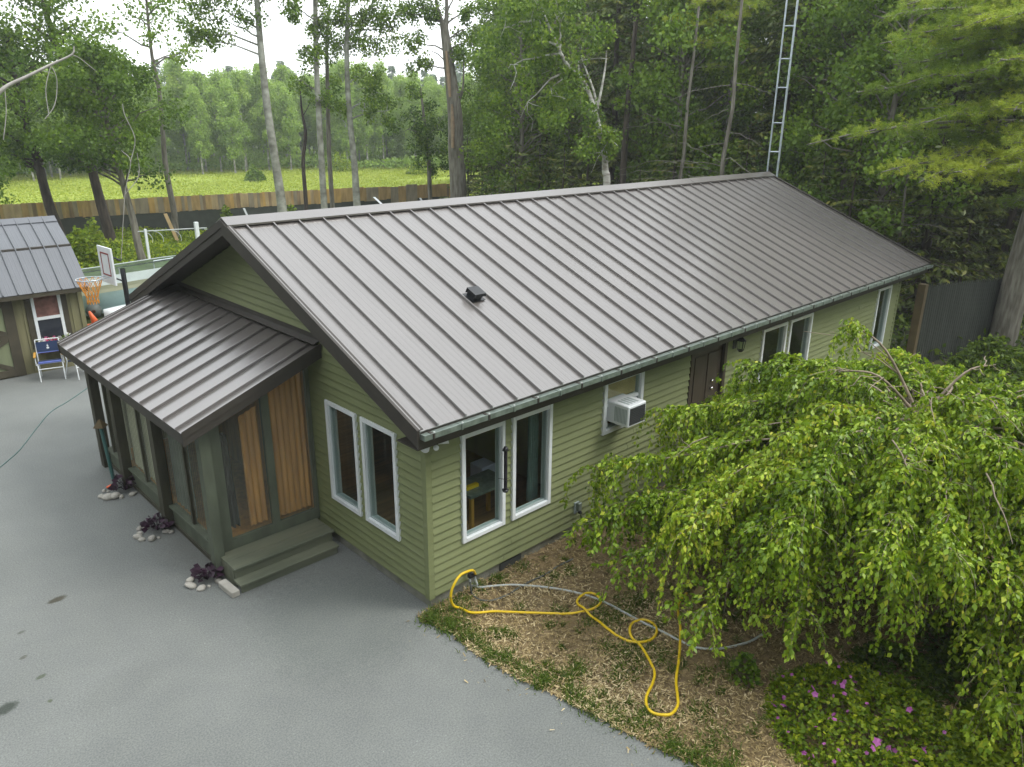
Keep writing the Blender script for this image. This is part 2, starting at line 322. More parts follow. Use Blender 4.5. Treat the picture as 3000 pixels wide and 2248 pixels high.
# ================================================================ GROUND
def sheet(name, pts, z, m, kind='structure', thick=0.0):
    bm = bmesh.new()
    if thick: add_prism(bm, [(x, y, z-thick) for x, y in pts], (0, 0, thick))
    else: bm.faces.new([bm.verts.new((x, y, z)) for x, y in pts])
    bmesh.ops.recalc_face_normals(bm, faces=bm.faces)
    if not thick:
        for f in bm.faces:
            if f.normal.z < 0: f.normal_flip()
    return tag(bm_obj(name, bm, m), kind=kind)
sheet('ground', [(-250, -60), (350, -60), (350, 400), (-250, 400)], -0.06, MT['ground'])
# wooded ground behind and right of the house
sheet('forest_floor', [(15.6, -40), (120, -40), (120, 60), (46, 52), (33, 33.4), (22, 33.8), (17, 12), (15.6, 9)], -0.045, MT['forestfloor'])
def meadow():
    xs = np.linspace(-70, 90, 90); ys = np.linspace(34.6, 118, 60); X, Y = np.meshgrid(xs, ys)
    Y = Y-(X-3)*0.09; Z = -0.04+0.10*np.sin(X*0.23+Y*0.31)+0.10*np.sin(X*0.11-Y*0.19)+0.05*rng.normal(size=X.shape)
    V_ = np.stack([X, Y, np.maximum(Z, -0.03)], -1).reshape(-1, 3); i = (np.arange(59)[:, None]*90+np.arange(89)[None, :]).ravel()
    return tag(link('meadow', np_mesh('meadow', V_, np.stack([i, i+1, i+91, i+90], 1), smooth=True), MT['meadow']), kind='structure')
meadow()
edge = [(-0.23+.02, -0.02), (-0.20, -0.12), (-0.12, -0.56), (-0.15, -1.03), (-0.10, -1.34), (-0.06, -1.73), (0.02, -1.96), (0.05, -2.25), (0.14, -2.71), (0.21, -3.18), (0.36, -3.77), (0.6, -4.6), (1.0, -6), (1.6, -9), (1.8, -14)]
ep = spline(edge, 8); ep[1:, 0] += rng.normal(0, 0.010, len(ep)-1)
drive = [(float(a), float(b)) for a, b, *_ in ep] + [(-30, -14), (-30, 14.4), (0.3, 14.4), (1.2, 12.5), (1.0, 8.2), (0.06, 8.2), (0.06, -0.02)]
sheet('driveway', drive, 0.0, MT['asphalt'], thick=0.05)

def mulch():
    pts = [(float(a), float(b)) for a, b, *_ in ep]
    X, Y = np.meshgrid(np.linspace(0.0, 1, 70), np.linspace(-8.5, 0.04, 130)); 
    ex = np.interp(-Y, [-p[1] for p in pts], [p[0] for p in pts])-0.03
    Xw = ex+(9.0-ex)*X**1.4
    Z = -0.012+0.03*np.clip((Xw-ex)*1.2, 0, 1)*(0.5+0.5*np.sin(Xw*3.1+np.cos(Y*2.3)*2))+0.010*rng.normal(size=X.shape)*np.clip((Xw-ex)*3, 0, 1)
    V_ = np.stack([Xw, Y, Z], -1).reshape(-1, 3); i = (np.arange(129)[:, None]*70+np.arange(69)[None, :]).ravel()
    tag(link('mulch_bed', np_mesh('mulch_bed', V_, np.stack([i, i+1, i+71, i+70], 1), smooth=True), MT['mulch']), kind='structure')
    # the straw-coloured chips lying on it
    n = 95000; g = np.random.default_rng(3)
    y = -g.random(n)**0.9*7.0; e = np.interp(-y, [-p[1] for p in pts], [p[0] for p in pts]); x = e-0.02+g.random(n)**1.3*5.2-np.where(g.random(n) < .012, g.random(n)**2*.5, 0)
    z = 0.012+g.random(n)*0.03+0.02*np.clip((x-e)*1.2, 0, 1)
    a = g.random(n)*6.283; D = np.stack([np.cos(a), np.sin(a), g.normal(0, .25, n)], 1); P = np.stack([x, y, z], 1)
    patch = np.sin(x*2.1+1.3*np.sin(y*1.7))*np.cos(y*2.6+x)
    L = 0.014+g.random(n)**2*0.048; W_ = 0.07+0.10*g.random(n)
    up_ = np.array([0, 0, 1.]); D = unit(D); Sd = unit(np.cross(D, up_)); Sd += g.normal(0, .25, (n, 3)); Sd = unit(Sd)*(L*W_)[:, None]
    Q = np.stack([P-Sd, P+D*L[:, None]-Sd*.7, P+D*L[:, None]+Sd*.7, P+Sd], 1).reshape(-1, 3); i = np.arange(n)[:, None]*4
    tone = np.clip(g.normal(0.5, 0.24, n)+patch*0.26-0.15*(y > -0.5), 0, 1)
    tag(link('wood_chip_litter', np_mesh('chips', Q, np.concatenate([i, i+1, i+2, i+3], 1), tone), MT['chips']), kind='stuff')
mulch()

def grass_blades(centers, per, spread, h, name, m, g, tone=(0.5, 0.2), wid=0.006):
    P = []; T = []
    for (x, y, k) in centers:
        n = int(per*k); rr = spread*k
        P.append(np.stack([x+g.normal(0, rr, n), y+g.normal(0, rr*.8, n), np.full(n, 0.005)], 1)); T.append(np.full(n, 0))
    P = np.concatenate(P); n = len(P); a = g.random(n)*6.283; lean = g.random(n)*0.9
    D = unit(np.stack([np.cos(a)*lean, np.sin(a)*lean, np.ones(n)], 1)); L = h*(0.4+g.random(n))
    Sd = unit(np.cross(D, unit(g.normal(size=(n, 3)))))*wid
    mid = P+D*(L*.55)[:, None]; tip = P+D*(L*.9)[:, None]+np.stack([np.cos(a), np.sin(a), np.zeros(n)], 1)*(L*.35)[:, None]
    Q = np.stack([P-Sd, P+Sd, mid+Sd*.8, mid-Sd*.8, tip], 1).reshape(-1, 3); i = np.arange(n)*5
    F_ = np.concatenate([np.stack([i, i+1, i+2, i+3], 1), np.stack([i+3, i+2, i+4, i+4], 1)])
    F1 = np.stack([i, i+1, i+2, i+3], 1)
    tip2 = tip+Sd*.15
    Q = np.stack([P-Sd, P+Sd, mid+Sd*.8, mid-Sd*.8, tip, tip2], 1).reshape(-1, 3); i = np.arange(n)*6
    F_ = np.concatenate([np.stack([i, i+1, i+2, i+3], 1), np.stack([i+3, i+2, i+5, i+4], 1)])
    t = g.normal(*tone, n); return tag(link(name, np_mesh(name, Q, F_, np.concatenate([t, t])), m), kind='stuff')
g1 = np.random.default_rng(11)
tufts = [(0.02, -1.35, 1.1), (0.08, -1.68, 1.1), (0.22, -1.92, 1.2), (-0.02, -1.02, .8), (0.02, -0.85, 1.3), (0.05, -0.6, 1.3), (0.2, -0.35, 1.2), (0.12, -0.16, 1.5), (0.4, -0.12, 1.2), (0.75, -0.1, .9), (1.1, -0.16, .8), (1.5, -0.12, .9), (0.2, -2.33, 1.0), (0.26, -2.72, 1.2), (0.36, -3.05, 1.1), (0.42, -3.3, 1.4), (0.55, -3.7, 1.2),
         (0.56, -2.03, .9), (0.48, -2.15, .7), (0.75, -2.45, 1.1), (1.46, -1.68, 1.6), (1.6, -1.75, 1.3), (1.25, -1.6, 1.0), (1.95, -1.7, 1.8), (2.15, -1.75, 1.4), (1.14, -2.25, 1.6), (1.3, -2.4, 1.5), (1.05, -2.05, 1.1), (1.45, -2.6, 1.2), (1.0, -2.5, .9), (0.95, -3.4, 1.4), (0.8, -3.7, 1.2), (1.76, -3.27, 1.3), (1.5, -3.1, .9), (2.3, -2.4, 1.2), (1.8, -2.2, .9), (0.55, -3.0, .5), (0.7, -2.95, .4)]
for _ in range(60):
    y = -g1.random()*5.5; x = np.interp(-y, [-p[1] for p in edge], [p[0] for p in edge])
    tufts.append((x+.03+g1.random()*.12, y, .35+g1.random()*.5))
for _ in range(120): tufts.append((0.2+g1.random()*3.5, -g1.random()*4.5, .15+g1.random()*.5))
grass_blades(tufts, 170, 0.085, 0.070, 'grass_tufts', MT['grass'], g1, (0.55, 0.22))

# ================================================================ THE HOUSE
H = thing('house', 'long single-storey sage green house with grey-brown standing seam metal roof', 'house')
EAVE_Z, OE, RY, RZ, X0, X1, LX, WY = 2.723, 0.45, 3.973, 4.535, -0.423, 14.834, 14.42, 7.946
SL = (RZ-EAVE_Z)/(RY+OE); ANG = math.atan(SL)
def roofz(y): return EAVE_Z+(y+OE)*SL if y < RY else EAVE_Z+(2*RY+OE-y)*SL
EXP = 0.1105; ZB = 0.168; TOPZ = 2.47

win_long = [(0.520, 1.265, 0.754, 2.270), (1.394, 2.148, 0.754, 2.270), (3.25, 4.20, 1.47, 2.33), (5.50, 6.62, 0.152, 2.36), (7.83, 8.76, 0.754, 2.26), (8.88, 9.82, 0.754, 2.26), (13.10, 13.85, 0.80, 2.26)]
win_gab = [(0.560, 1.326, 0.754, 2.270), (1.442, 2.199, 0.754, 2.270)]

def wall_core(name, opens, u0, u1, z0, z1, place, parent):
    us = sorted({u0, u1, *[o[0] for o in opens], *[o[1] for o in opens]}); bm = bmesh.new()
    for a, b in zip(us[:-1], us[1:]):
        zs = [(z0, z1)]
        for o in opens:
            if o[0] <= a+1e-6 and o[1] >= b-1e-6:
                zs = [(z0, o[2]), (o[3], z1)]
        for c, d in zs:
            if d-c > 1e-3: add_box(bm, *place(a, b, c, d))
    return bm_obj(name, bm, MT['siding'], parent)
wl = wall_core('wall', win_long, 0.13, LX, 0.152, TOPZ, lambda a, b, c, d: (a, b, 0.003, 0.13, c, d), H)
wg = wall_core('wall', win_gab, 0.002, WY, 0.152, TOPZ, lambda a, b, c, d: (0.003, 0.128, a, b, c, d), H)
prism('gable_core', [(0.004, 0.002, TOPZ+.001), (0.004, WY, TOPZ+.001), (0.004, WY, roofz(WY)-.18), (0.004, RY, RZ-.18), (0.004, 0.002, roofz(0)-.18)], (0.12, 0, 0), MT['siding'], wg)
boxes('wall', [(LX-.13, LX, 0.14, WY, 0.13, TOPZ)], MT['siding'], H)
added_win_back = [(1.0, 2.6, .75, 2.25), (4.0, 5.8, .3, 2.25), (7.6, 9.4, .75, 2.25), (11.0, 12.6, .75, 2.25)]  # unseen back windows, added to let daylight into the rooms
wall_core('wall', added_win_back, 0.14, LX-.14, 0.13, TOPZ, lambda a, b, c, d: (a, b, WY-.13, WY, c, d), H)
prism('gable_core', [(LX-.12, 0.002, TOPZ+.001), (LX-.12, WY, TOPZ+.001), (LX-.12, RY, RZ-.18)], (0.12, 0, 0), MT['siding'], H)

def intervals(u0, u1, opens, za, zb):
    seg = [(u0, u1)]
    for o in opens:
        ov = min(zb, o[3])-max(za, o[2])
        if ov > 0.35*(zb-za):
            new = []
            for a, b in seg:
                if o[0] > a: new.append((a, min(b, o[0])))
                if o[1] < b: new.append((max(a, o[1]), b))
                if o[0] >= b or o[1] <= a: new = new
            seg = [(a, b) for a, b in new if b-a > 0.02]
    return seg
LIP, TOP_ = 0.028, 0.003
k = 0; z = ZB
while z < TOPZ-0.02:                                   # courses on the long wall, cut at every window
    zt_ = min(z+EXP, TOPZ)
    for a, b in intervals(0.062, LX-.06, win_long, z, zt_):
        cuts = [a]
        x = a+1.2+((k*1.37) % 2.6)
        while x < b-0.8: cuts.append(x); x += 3.66
        cuts.append(b)
        for a2, b2 in zip(cuts[:-1], cuts[1:]):
            j = rng.normal(0, .0012)
            prism('siding_board', [(a2+.0015, 0.0025, z), (a2+.0015, -LIP+j, z+.001), (a2+.0015, -LIP+j, z+.012), (a2+.0015, -TOP_, zt_), (a2+.0015, 0.0025, zt_)], (b2-a2-.003, 0, 0), MT['siding'], wl)
    z += EXP; k += 1
def rake_y(z): return max(0.0, (z+0.17-EAVE_Z)/SL-OE)
k = 0; z = ZB
while z < RZ-0.22:                                     # courses on the gable, tapered with the roof
    zt_ = min(z+EXP, RZ-.19)
    for a, b in intervals(0.062, WY-.062, win_gab, z, zt_):
        bm = bmesh.new()
        a0, a1 = max(a, rake_y(z)), max(a, rake_y(zt_)); b0, b1 = min(b, WY-rake_y(z)), min(b, WY-rake_y(zt_))
        if b1-a1 < .01 or b0-a0 < 0.02: bm.free(); continue
        sec = [(0.0025, z, 0), (-LIP, z+.001, 0), (-LIP, z+.012, 0.1), (-TOP_, zt_, 1), (0.0025, zt_, 1)]
        A = [bm.verts.new((x, a0+(a1-a0)*t, zz)) for x, zz, t in sec]; B = [bm.verts.new((x, b0+(b1-b0)*t, zz)) for x, zz, t in sec]
        bm.faces.new(A); bm.faces.new(B[::-1])
        for i in range(5): bm.faces.new((A[i], B[i], B[(i+1) % 5], A[(i+1) % 5]))
        bmesh.ops.recalc_face_normals(bm, faces=bm.faces); bm_obj('siding_board', bm, MT['siding'], wg)
    z += EXP; k += 1
# corner boards, foundation
boxes('corner_board', [(-0.028, 0.060, -0.028, 0.0, ZB-.02, 2.46), (-0.028, 0.0, 0.0, 0.060, ZB-.02, 2.46)], MT['siding'], H)
boxes('corner_board', [(LX-.058, LX+.028, -0.028, 0.0, ZB-.02, 2.46)], MT['siding'], H)
fo = boxes('foundation', [(0.025, LX-.03, 0.025, 0.2, -0.3, 0.150), (0.025, 0.2, 0.201, WY, -0.3, 0.150), (LX-.2, LX-.025, 0.202, WY, -.3, .128)], MT['concrete'], H)
box('foundation_vent', 1.22, 1.62, 0.0, 0.022, 0.015, 0.125, MT['grill'], fo)
boxes('floor', [(0.14, LX-.14, 0.14, WY-.14, 0.28, 0.34)], MT['floorwood'], H)
boxes('ceiling', [(0.14, LX-.14, 0.14, WY-.14, 2.42, 2.455)], MT['interior'], H)
boxes('partition', [(3.05, 3.15, 0.14, 6.0, 0.345, 2.41), (7.0, 7.1, 0.14, 6.0, .345, 2.41), (11.5, 11.6, .14, 6.0, .345, 2.41)], MT['interior'], H)

# windows (frame, sash rails, sloping sill line, pane)
def window(o, axis, parent, hung=False, fw_=0.06):
    u0, u1, z0, z1 = o; e = 0.0
    def P(a, b, c, d, p0, p1): return (a, b, p0, p1, c, d) if axis == 'x' else (p0, p1, a, b, c, d)
    ring = lambda a, b, c, d, w, p0, p1: [P(a, a+w, c, d, p0, p1), P(b-w, b, c, d, p0, p1), P(a+w, b-w, c, c+w, p0, p1), P(a+w, b-w, d-w, d, p0, p1)]
    w = link('window', None, None, parent)
    boxes('frame', ring(u0, u1, z0, z1, fw_, -0.052, 0.10), MT['white'], w, bev=.004)
    boxes('sash', ring(u0+fw_+.002, u1-fw_-.002, z0+fw_+.002, z1-fw_-.002, 0.018, -0.012, 0.06), MT['sash'], w)
    i0, i1, j0, j1 = u0+fw_+.02, u1-fw_-.02, z0+fw_+.02, z1-fw_-.02
    if hung:
        zm = z0+(z1-z0)*0.52
        boxes('meeting_rail', [P(i0, i1, zm-.025, zm+.02, -0.02, 0.05)], MT['white'], w)
        boxes('pane', [P(i0, i1, zm+.02, j1, 0.012, 0.018)], MT['glass'], w)
    else: boxes('pane', [P(i0, i1, j0, j1, 0.012, 0.018)], MT['glass'], w)
    return w
for o in added_win_back:
    w = link('window', None, None, H); boxes('frame', [(o[0], o[0]+.06, WY-.1, WY+.03, o[2], o[3]), (o[1]-.06, o[1], WY-.1, WY+.03, o[2], o[3]), (o[0]+.06, o[1]-.06, WY-.1, WY+.03, o[2], o[2]+.06), (o[0]+.06, o[1]-.06, WY-.1, WY+.03, o[3]-.06, o[3])], MT['white'], w); boxes('pane', [(o[0]+.06, o[1]-.06, WY-.02, WY-.015, o[2]+.06, o[3]-.06)], MT['glass'], w)  # frames and panes of the added back openings
for i, o in enumerate(win_long):
    if i in (2, 3): continue
    window(o, 'x', H)
for o in win_gab: window(o, 'y', H)
wac = window(win_long[2], 'x', H, hung=True, fw_=0.07)
boxes('roller_shade', [(3.33, 4.12, 0.05, 0.06, 1.95, 2.26)], MT['lumber'], wac)
for a_ in ((3.33, 3.415), (3.80, 4.12)): boxes('side_filler', [(*a_, 0.0, 0.04, 1.55, 1.86)], MT['white'], wac)
# brown door
dr = link('door', None, None, H); dr['label'] = 'dark brown side door under the eave'
boxes('door_frame', [(5.50, 5.58, -0.035, 0.10, 0.144, 2.36), (6.54, 6.62, -0.035, 0.10, 0.144, 2.36), (5.58, 6.54, -0.035, 0.10, 2.29, 2.36)], MT['brown'], dr)
boxes('door_leaf', [(5.585, 6.535, 0.03, 0.075, 0.16, 2.285)], MT['brown'], dr)
boxes('door_panel', [(5.70, 6.02, 0.018, 0.029, 0.35, 1.15), (6.10, 6.42, 0.018, 0.029, 0.35, 1.15), (5.70, 6.02, 0.018, 0.029, 1.3, 2.15), (6.10, 6.42, 0.018, 0.029, 1.3, 2.15)], MT['brown'], dr, bev=.008)
for zz in (1.63, 1.49):
    bm = bmesh.new(); bmesh.ops.create_uvsphere(bm, u_segments=12, v_segments=8, radius=0.035 if zz < 1.6 else .028, matrix=Matrix.Translation((6.24, -0.01, zz))); bm_obj('door_knob' if zz < 1.6 else 'deadbolt', bm, MT['chrome'], dr, True)

# roof
roof = link('roof', None, None, H)
prism('roof_deck', [(X0+.03, -OE+.02, EAVE_Z-.03), (X0+.03, RY, RZ-.03), (X0+.03, 2*RY+OE-.02, EAVE_Z-.03), (X0+.03, 2*RY+OE-.02, EAVE_Z-.07), (X0+.03, RY, RZ-.07), (X0+.03, -OE+.02, EAVE_Z-.07)], (X1-X0-.06, 0, 0), MT['trim'], roof)
SLEN = math.hypot(RY+OE, RZ-EAVE_Z); PW = 0.4064
def panel_mesh(w, L, rib=True, name='roof_panel', u_start=0.0, mt='roof', lines=True):
    prof = [(0, -.004), (.000, .036), (.004, .039), (.017, .039), (.020, .036), (.020, 0)] if rib else [(0, 0)]
    for s in (.115, .200, .285):
        if s < w-.04 and lines: prof += [(s-.012, 0), (s-.006, .0018), (s+.006, .0018), (s+.012, 0)]
    prof += [(w-.001, 0), (w-.001, -.012), (0, -.012)]
    bm = bmesh.new(); a = [bm.verts.new((u, 0, q)) for u, q in prof]; b = [bm.verts.new((u, L, q)) for u, q in prof]; n = len(prof)
    for i in range(n): bm.faces.new((a[i], a[(i+1) % n], b[(i+1) % n], b[i]))
    bm.faces.new(a); bm.faces.new(b[::-1])
    bmesh.ops.recalc_face_normals(bm, faces=bm.faces)
    me = bpy.data.meshes.new(name); bm.to_mesh(me); bm.free(); me.materials.append(MT[mt]); return me
pm = panel_mesh(PW, SLEN-.02)
first_seam = -0.168; pm0 = panel_mesh(first_seam-X0, SLEN-.02); pme = panel_mesh(X1-(first_seam+PW*36), SLEN-.02)
def put_panels(x_list, y, z, rx, rz):
    for me, x in x_list:
        o = link('roof_panel', me, None, roof); o.location = (x, y, z); o.rotation_euler = (rx, 0, rz)
lst = [(pm0, X0)]+[(pm, first_seam+PW*i) for i in range(36)]+[(pme, first_seam+PW*36)]
put_panels(lst, -OE, EAVE_Z-.012, ANG, 0)
put_panels([(m_, x+(PW if m_ is pm else (first_seam-X0 if m_ is pm0 else X1-(first_seam+PW*36)))) for m_, x in lst], 2*RY+OE, EAVE_Z-.012, ANG, math.pi)
for a, b in ((X0-.012, 11.05), (11.0, X1+.012)):
    dz = .055 if a < 0 else .061
    prism('ridge_cap', [(a, RY-.19, roofz(RY-.19)+dz-.014), (a, RY, RZ+dz), (a, RY+.19, roofz(RY-.19)+dz-.014), (a, RY+.19, roofz(RY-.19)+dz-.040), (a, RY, RZ+dz-.02), (a, RY-.19, roofz(RY-.19)+dz-.040)], (b-a, 0, 0), MT['roof'], roof)
for s, nm in ((-1, X0), (1, X1)):                       # rake boards and soffits at both ends, on both slopes
    xa = nm-.022 if s < 0 else nm
    for q in (0, 1):
        f = (lambda y: y) if q == 0 else (lambda y: 2*RY-y)
        y0, y1 = -OE-.02, RY
        def zz(y): return EAVE_Z+(y+OE)*SL
        prism('rake_board', [(xa, f(y0), zz(y0)-.20), (xa, f(y0), zz(y0)+.012), (xa, f(y1), zz(y1)+.012), (xa, f(y1), zz(y1)-.20)], (.022, 0, 0), MT['trim'], roof)
        xb = xa-.012 if s < 0 else xa+.024
        prism('rake_trim', [(xb, f(y0), zz(y0)-.09), (xb, f(y0), zz(y0)+.02), (xb, f(y1), zz(y1)+.02), (xb, f(y1), zz(y1)-.09)], (.010, 0, 0), MT['trim'], roof)
        xt0, xt1 = (X0-.034, X0+.05) if s < 0 else (X1-.05, X1+.034)
        prism('rake_flashing', [(xt0, f(y0), zz(y0)+.022), (xt0, f(y0), zz(y0)+.028), (xt0, f(y1-.2), zz(y1-.2)+.028), (xt0, f(y1-.2), zz(y1-.2)+.022)], (xt1-xt0, 0, 0), MT['trim'], roof)
        xs0, xs1 = (X0+.002, -0.03) if s < 0 else (LX, X1-.002)
        prism('rake_soffit', [(xs0, f(-.42), zz(-.42)-.15), (xs0, f(-.42), zz(-.42)-.13), (xs0, f(RY), RZ-.13), (xs0, f(RY), RZ-.15)], (xs1-xs0, 0, 0), MT['trim'], roof)
boxes('eave_fascia', [(X0, X1, -OE+.01, -OE+.03, 2.50, 2.69)], MT['trim'], roof)
boxes('eave_fascia', [(X0, X1, 2*RY+OE-.03, 2*RY+OE-.01, 2.50, 2.69)], MT['trim'], roof)
boxes('eave_soffit', [(X0+.002, X1-.002, -OE+.032, -.03, 2.475, 2.49)], MT['trim'], roof)
gt = boxes('gutter', [(X0+.02, X1, -OE-.085, -OE+.008, 2.625, 2.632), (X0+.02, X1, -OE-.093, -OE-.085, 2.625, 2.690), (X0+.012, X0+.02, -OE-.093, -OE+.008, 2.625, 2.690), (X0+.02, X1, -OE-.085, -OE+.008, 2.672, 2.676)], MT['gutter'], roof)
for i in range(37):
    x = first_seam-.12+PW*i
    if x < X0+.05: x = X0+.05
    boxes('gutter_bracket', [(x-.018, x+.018, -OE-.094, -OE-.004, 2.677, 2.683), (x-.012, x+.012, -OE-.104, -OE-.0945, 2.62, 2.69)], MT['gutter'] if i % 2 else MT['trim'], gt)
    boxes('screw', [(x+.03, x+.048, -OE-.060, -OE-.042, 2.677, 2.686)], MT['screw'], gt)
# roof vent
vx, vy = 2.04, 1.45; vz = roofz(vy)
rv = link('roof_vent', None, None, roof); rv['label'] = 'small black hooded vent on the near roof slope'
bm = bmesh.new(); add_box(bm, -.13, .13, -.11, .12, 0, .006)
vs = add_box(bm, -.08, .08, -.07, .08, .006, .10)
o = bm_obj('flashing', bm, MT['black'], rv); o.location = (vx, vy, vz+.004); o.rotation_euler = (ANG, 0, 0)
bm = bmesh.new(); add_prism(bm, [(-.10, -.12, .075), (-.10, -.11, .12), (-.10, .09, .125), (-.10, .10, .045), (-.10, .09, .04), (-.10, .085, .112), (-.10, -.10, .107), (-.10, -.11, .075)], (.20, 0, 0)); bmesh.ops.recalc_face_normals(bm, faces=bm.faces)
o = bm_obj('hood', bm, MT['black'], rv); o.location = (vx, vy, vz+.004); o.rotation_euler = (ANG, 0, 0)

# ---------------------------------------------------------------- porch (part of the house)
PS = 0.376; PX0, PZ0 = -1.97, 2.30; PY0, PY1 = 2.23, 7.43
def pz(x): return PZ0+(x-PX0)*PS
PA = math.atan(PS); PL = math.hypot(-PX0-.03, (-PX0-.03)*PS)
proof = link('porch_roof', None, None, H)
prism('roof_deck', [(PX0+.02, PY0+.03, pz(PX0+.02)-.03), (-.028, PY0+.03, pz(-.028)-.03), (-.028, PY0+.03, pz(-.028)-.07), (PX0+.02, PY0+.03, pz(PX0+.02)-.07)], (0, PY1-PY0-.06, 0), MT['trim'], proof)
ppm = panel_mesh(PW, PL, lines=False); y = PY0+.20
plist = [(panel_mesh(.20, PL, lines=False), PY0)]+[(ppm, PY0+.20+PW*i) for i in range(12)]
yl = PY0+.20+PW*12; plist.append((panel_mesh(PY1-yl, PL, lines=False), yl))
for me, y in plist:
    w_ = me.vertices[len(me.vertices)//2-1].co.x
    o = link('roof_panel', me, None, proof); wd = PW if me is ppm else (.20 if y == PY0 else PY1-yl)
    o.location = (PX0, y+wd, PZ0-.012); o.rotation_euler = (PA, 0, -math.pi/2)
for yy in (PY0-.022, PY1):
    prism('rake_board', [(PX0-.01, yy, pz(PX0)-.17), (PX0-.01, yy, pz(PX0)+.012), (-.03, yy, pz(-.03)+.012), (-.03, yy, pz(-.03)-.17)], (0, .022, 0), MT['trim'], proof)
    ya = yy-.010 if yy < 3 else yy+.023
    prism('rake_trim', [(PX0-.012, ya, pz(PX0)-.07), (PX0-.012, ya, pz(PX0)+.03), (-.03, ya, pz(-.03)+.03), (-.03, ya, pz(-.03)-.07)], (0, .009, 0), MT['trim'], proof)
boxes('eave_fascia', [(PX0+.0, PX0+.02, PY0+.002, PY1-.002, 2.14, 2.285)], MT['trim'], proof)
prism('wall_flashing', [(-.115, PY0+.01, pz(-.115)+.045), (-.024, PY0+.01, pz(-.024)+.055), (-.024, PY0+.01, pz(-.024)+.13), (-.032, PY0+.01, pz(-.032)+.13), (-.036, PY0+.01, pz(-.036)+.07), (-.115, PY0+.01, pz(-.115)+.055)], (0, PY1-PY0-.02, 0), MT['trim'], proof)

for yy, m_, wd in ((2.60, 'porch', .07), (4.40, 'porchdark', .085), (6.16, 'porchdark', .085), (7.28, 'porchdark', .085)):
    prism('porch_post', [(-1.68, yy-wd, 0.0), (-1.54, yy-wd, 0.0), (-1.54, yy-wd, pz(-1.54)-.075), (-1.68, yy-wd, pz(-1.68)-.075)], (0, 2*wd, 0), MT[m_], H)
pwl = link('porch_wall', None, None, H); pwl['label'] = 'front porch wall of low panels, sill and tall sheet-covered openings'
FX = -1.56
for (ya, yb, dv) in ((2.675, 4.31, 3.50), (4.49, 6.07, 5.33), (6.25, 7.19, 6.9)):
    boxes('base_panel', [(FX, FX+.05, ya, yb, 0.012, 0.335)], MT['porch'], pwl)
    boxes('base_rail', [(FX-.022, FX-.001, ya, yb, 0.012, 0.075)], MT['porchdark'], pwl)
    boxes('sill', [(FX-.05, FX+.07, ya, yb, 0.337, 0.375)], MT['porch'], pwl, bev=.004)
    boxes('mullion', [(FX-.01, FX+.05, dv-.03, dv+.03, 0.376, 2.33)], MT['porchdark'], pwl)
    boxes('top_rail', [(FX-.01, FX+.05, ya, yb, 2.331, pz(FX)-.08)], MT['porchdark'], pwl)
def corrugated(name, u0, u1, z0, z1f, axis, p, m, parent, pitch=.07, amp=.009):
    n = max(8, int((u1-u0)/pitch*6)); us = np.linspace(u0, u1, n); off = amp*np.sin(2*np.pi*us/pitch)
    zt = np.array([z1f(u) for u in us])
    A = np.stack([us, p+off, np.full(n, z0)], 1); B = np.stack([us, p+off, zt], 1)
    if axis == 'y': A = A[:, [1, 0, 2]]; B = B[:, [1, 0, 2]]
    i = np.arange(n-1); return link(name, np_mesh(name, np.concatenate([A, B]), np.stack([i, i+1, i+1+n, i+n], 1), smooth=True), MT[m], parent)
for ya, yb in ((2.68, 3.468), (3.532, 4.305), (4.495, 5.298), (5.362, 6.065), (6.255, 6.868)):
    corrugated('corrugated_sheet', ya, yb, 0.376, lambda u: 2.32, 'y', FX+.028, 'plastic', pwl)
for ya, yb, m_ in ((4.50, 5.29, 'creamsheet'), (5.37, 6.06, 'creamsheet'), (6.26, 6.86, 'creamsheet'), (3.56, 4.29, 'greypanel'), (2.86, 3.10, 'creamsheet')):
    corrugated('hung_sheet', ya, yb, 0.40, lambda u: 2.28, 'y', FX+.085, m_, pwl, pitch=.13, amp=.012)
psd = link('porch_wall', None, None, H); psd['label'] = 'right-hand porch wall of corrugated clear plastic over an orange wood interior'
SY = 2.65
def stile(a, b, y0=SY-.03, y1=SY+.03, m='porch', nm='stile', zb_=.255): return prism(nm, [(a, y0, zb_), (b, y0, zb_), (b, y0, pz(b)-.08), (a, y0, pz(a)-.08)], (0, y1-y0, 0), MT[m], psd)
stile(-1.525, -1.37); stile(-.765, -.655); stile(-.085, -.030)
boxes('sill_rail', [(-1.369, -.767, SY-.03, SY+.03, .255, .425), (-.653, -.087, SY-.03, SY+.03, .255, .425)], MT['porch'], psd)
for a, b in ((-1.368, -.767), (-.653, -.087)):
    corrugated('corrugated_sheet', a, b, .43, lambda u: pz(u)-.14, 'x', SY-.005, 'plastic', psd)
    prism('top_rail', [(a, SY-.03, pz(a)-.138), (b, SY-.03, pz(b)-.138), (b, SY-.03, pz(b)-.08), (a, SY-.03, pz(a)-.08)], (0, .06, 0), MT['porchdark'], psd)
corrugated('hung_sheet', -1.04, -.775, .44, lambda u: pz(u)-.55, 'x', SY+.13, 'orange', psd, pitch=.085, amp=.016)
corrugated('hung_sheet', -.64, -.10, .44, lambda u: pz(u)-.45, 'x', SY+.09, 'orange', psd, pitch=.085, amp=.014)
pin = link('porch_interior', None, None, H)
boxes('porch_floor', [(-1.5, -.035, 2.69, 7.18, 0.20, 0.25)], MT['orange'], pin)
for i in range(24):                                   # orange boards lining the house wall inside the porch
    y0 = 2.70+i*.187; boxes('wood_board', [(-.052, -.034, y0, y0+.184, .252, 2.90)], MT['orange'], pin)
boxes('left_lining', [(-1.5, -.06, 7.19, 7.22, .25, 2.3)], MT['creamsheet'], pin)

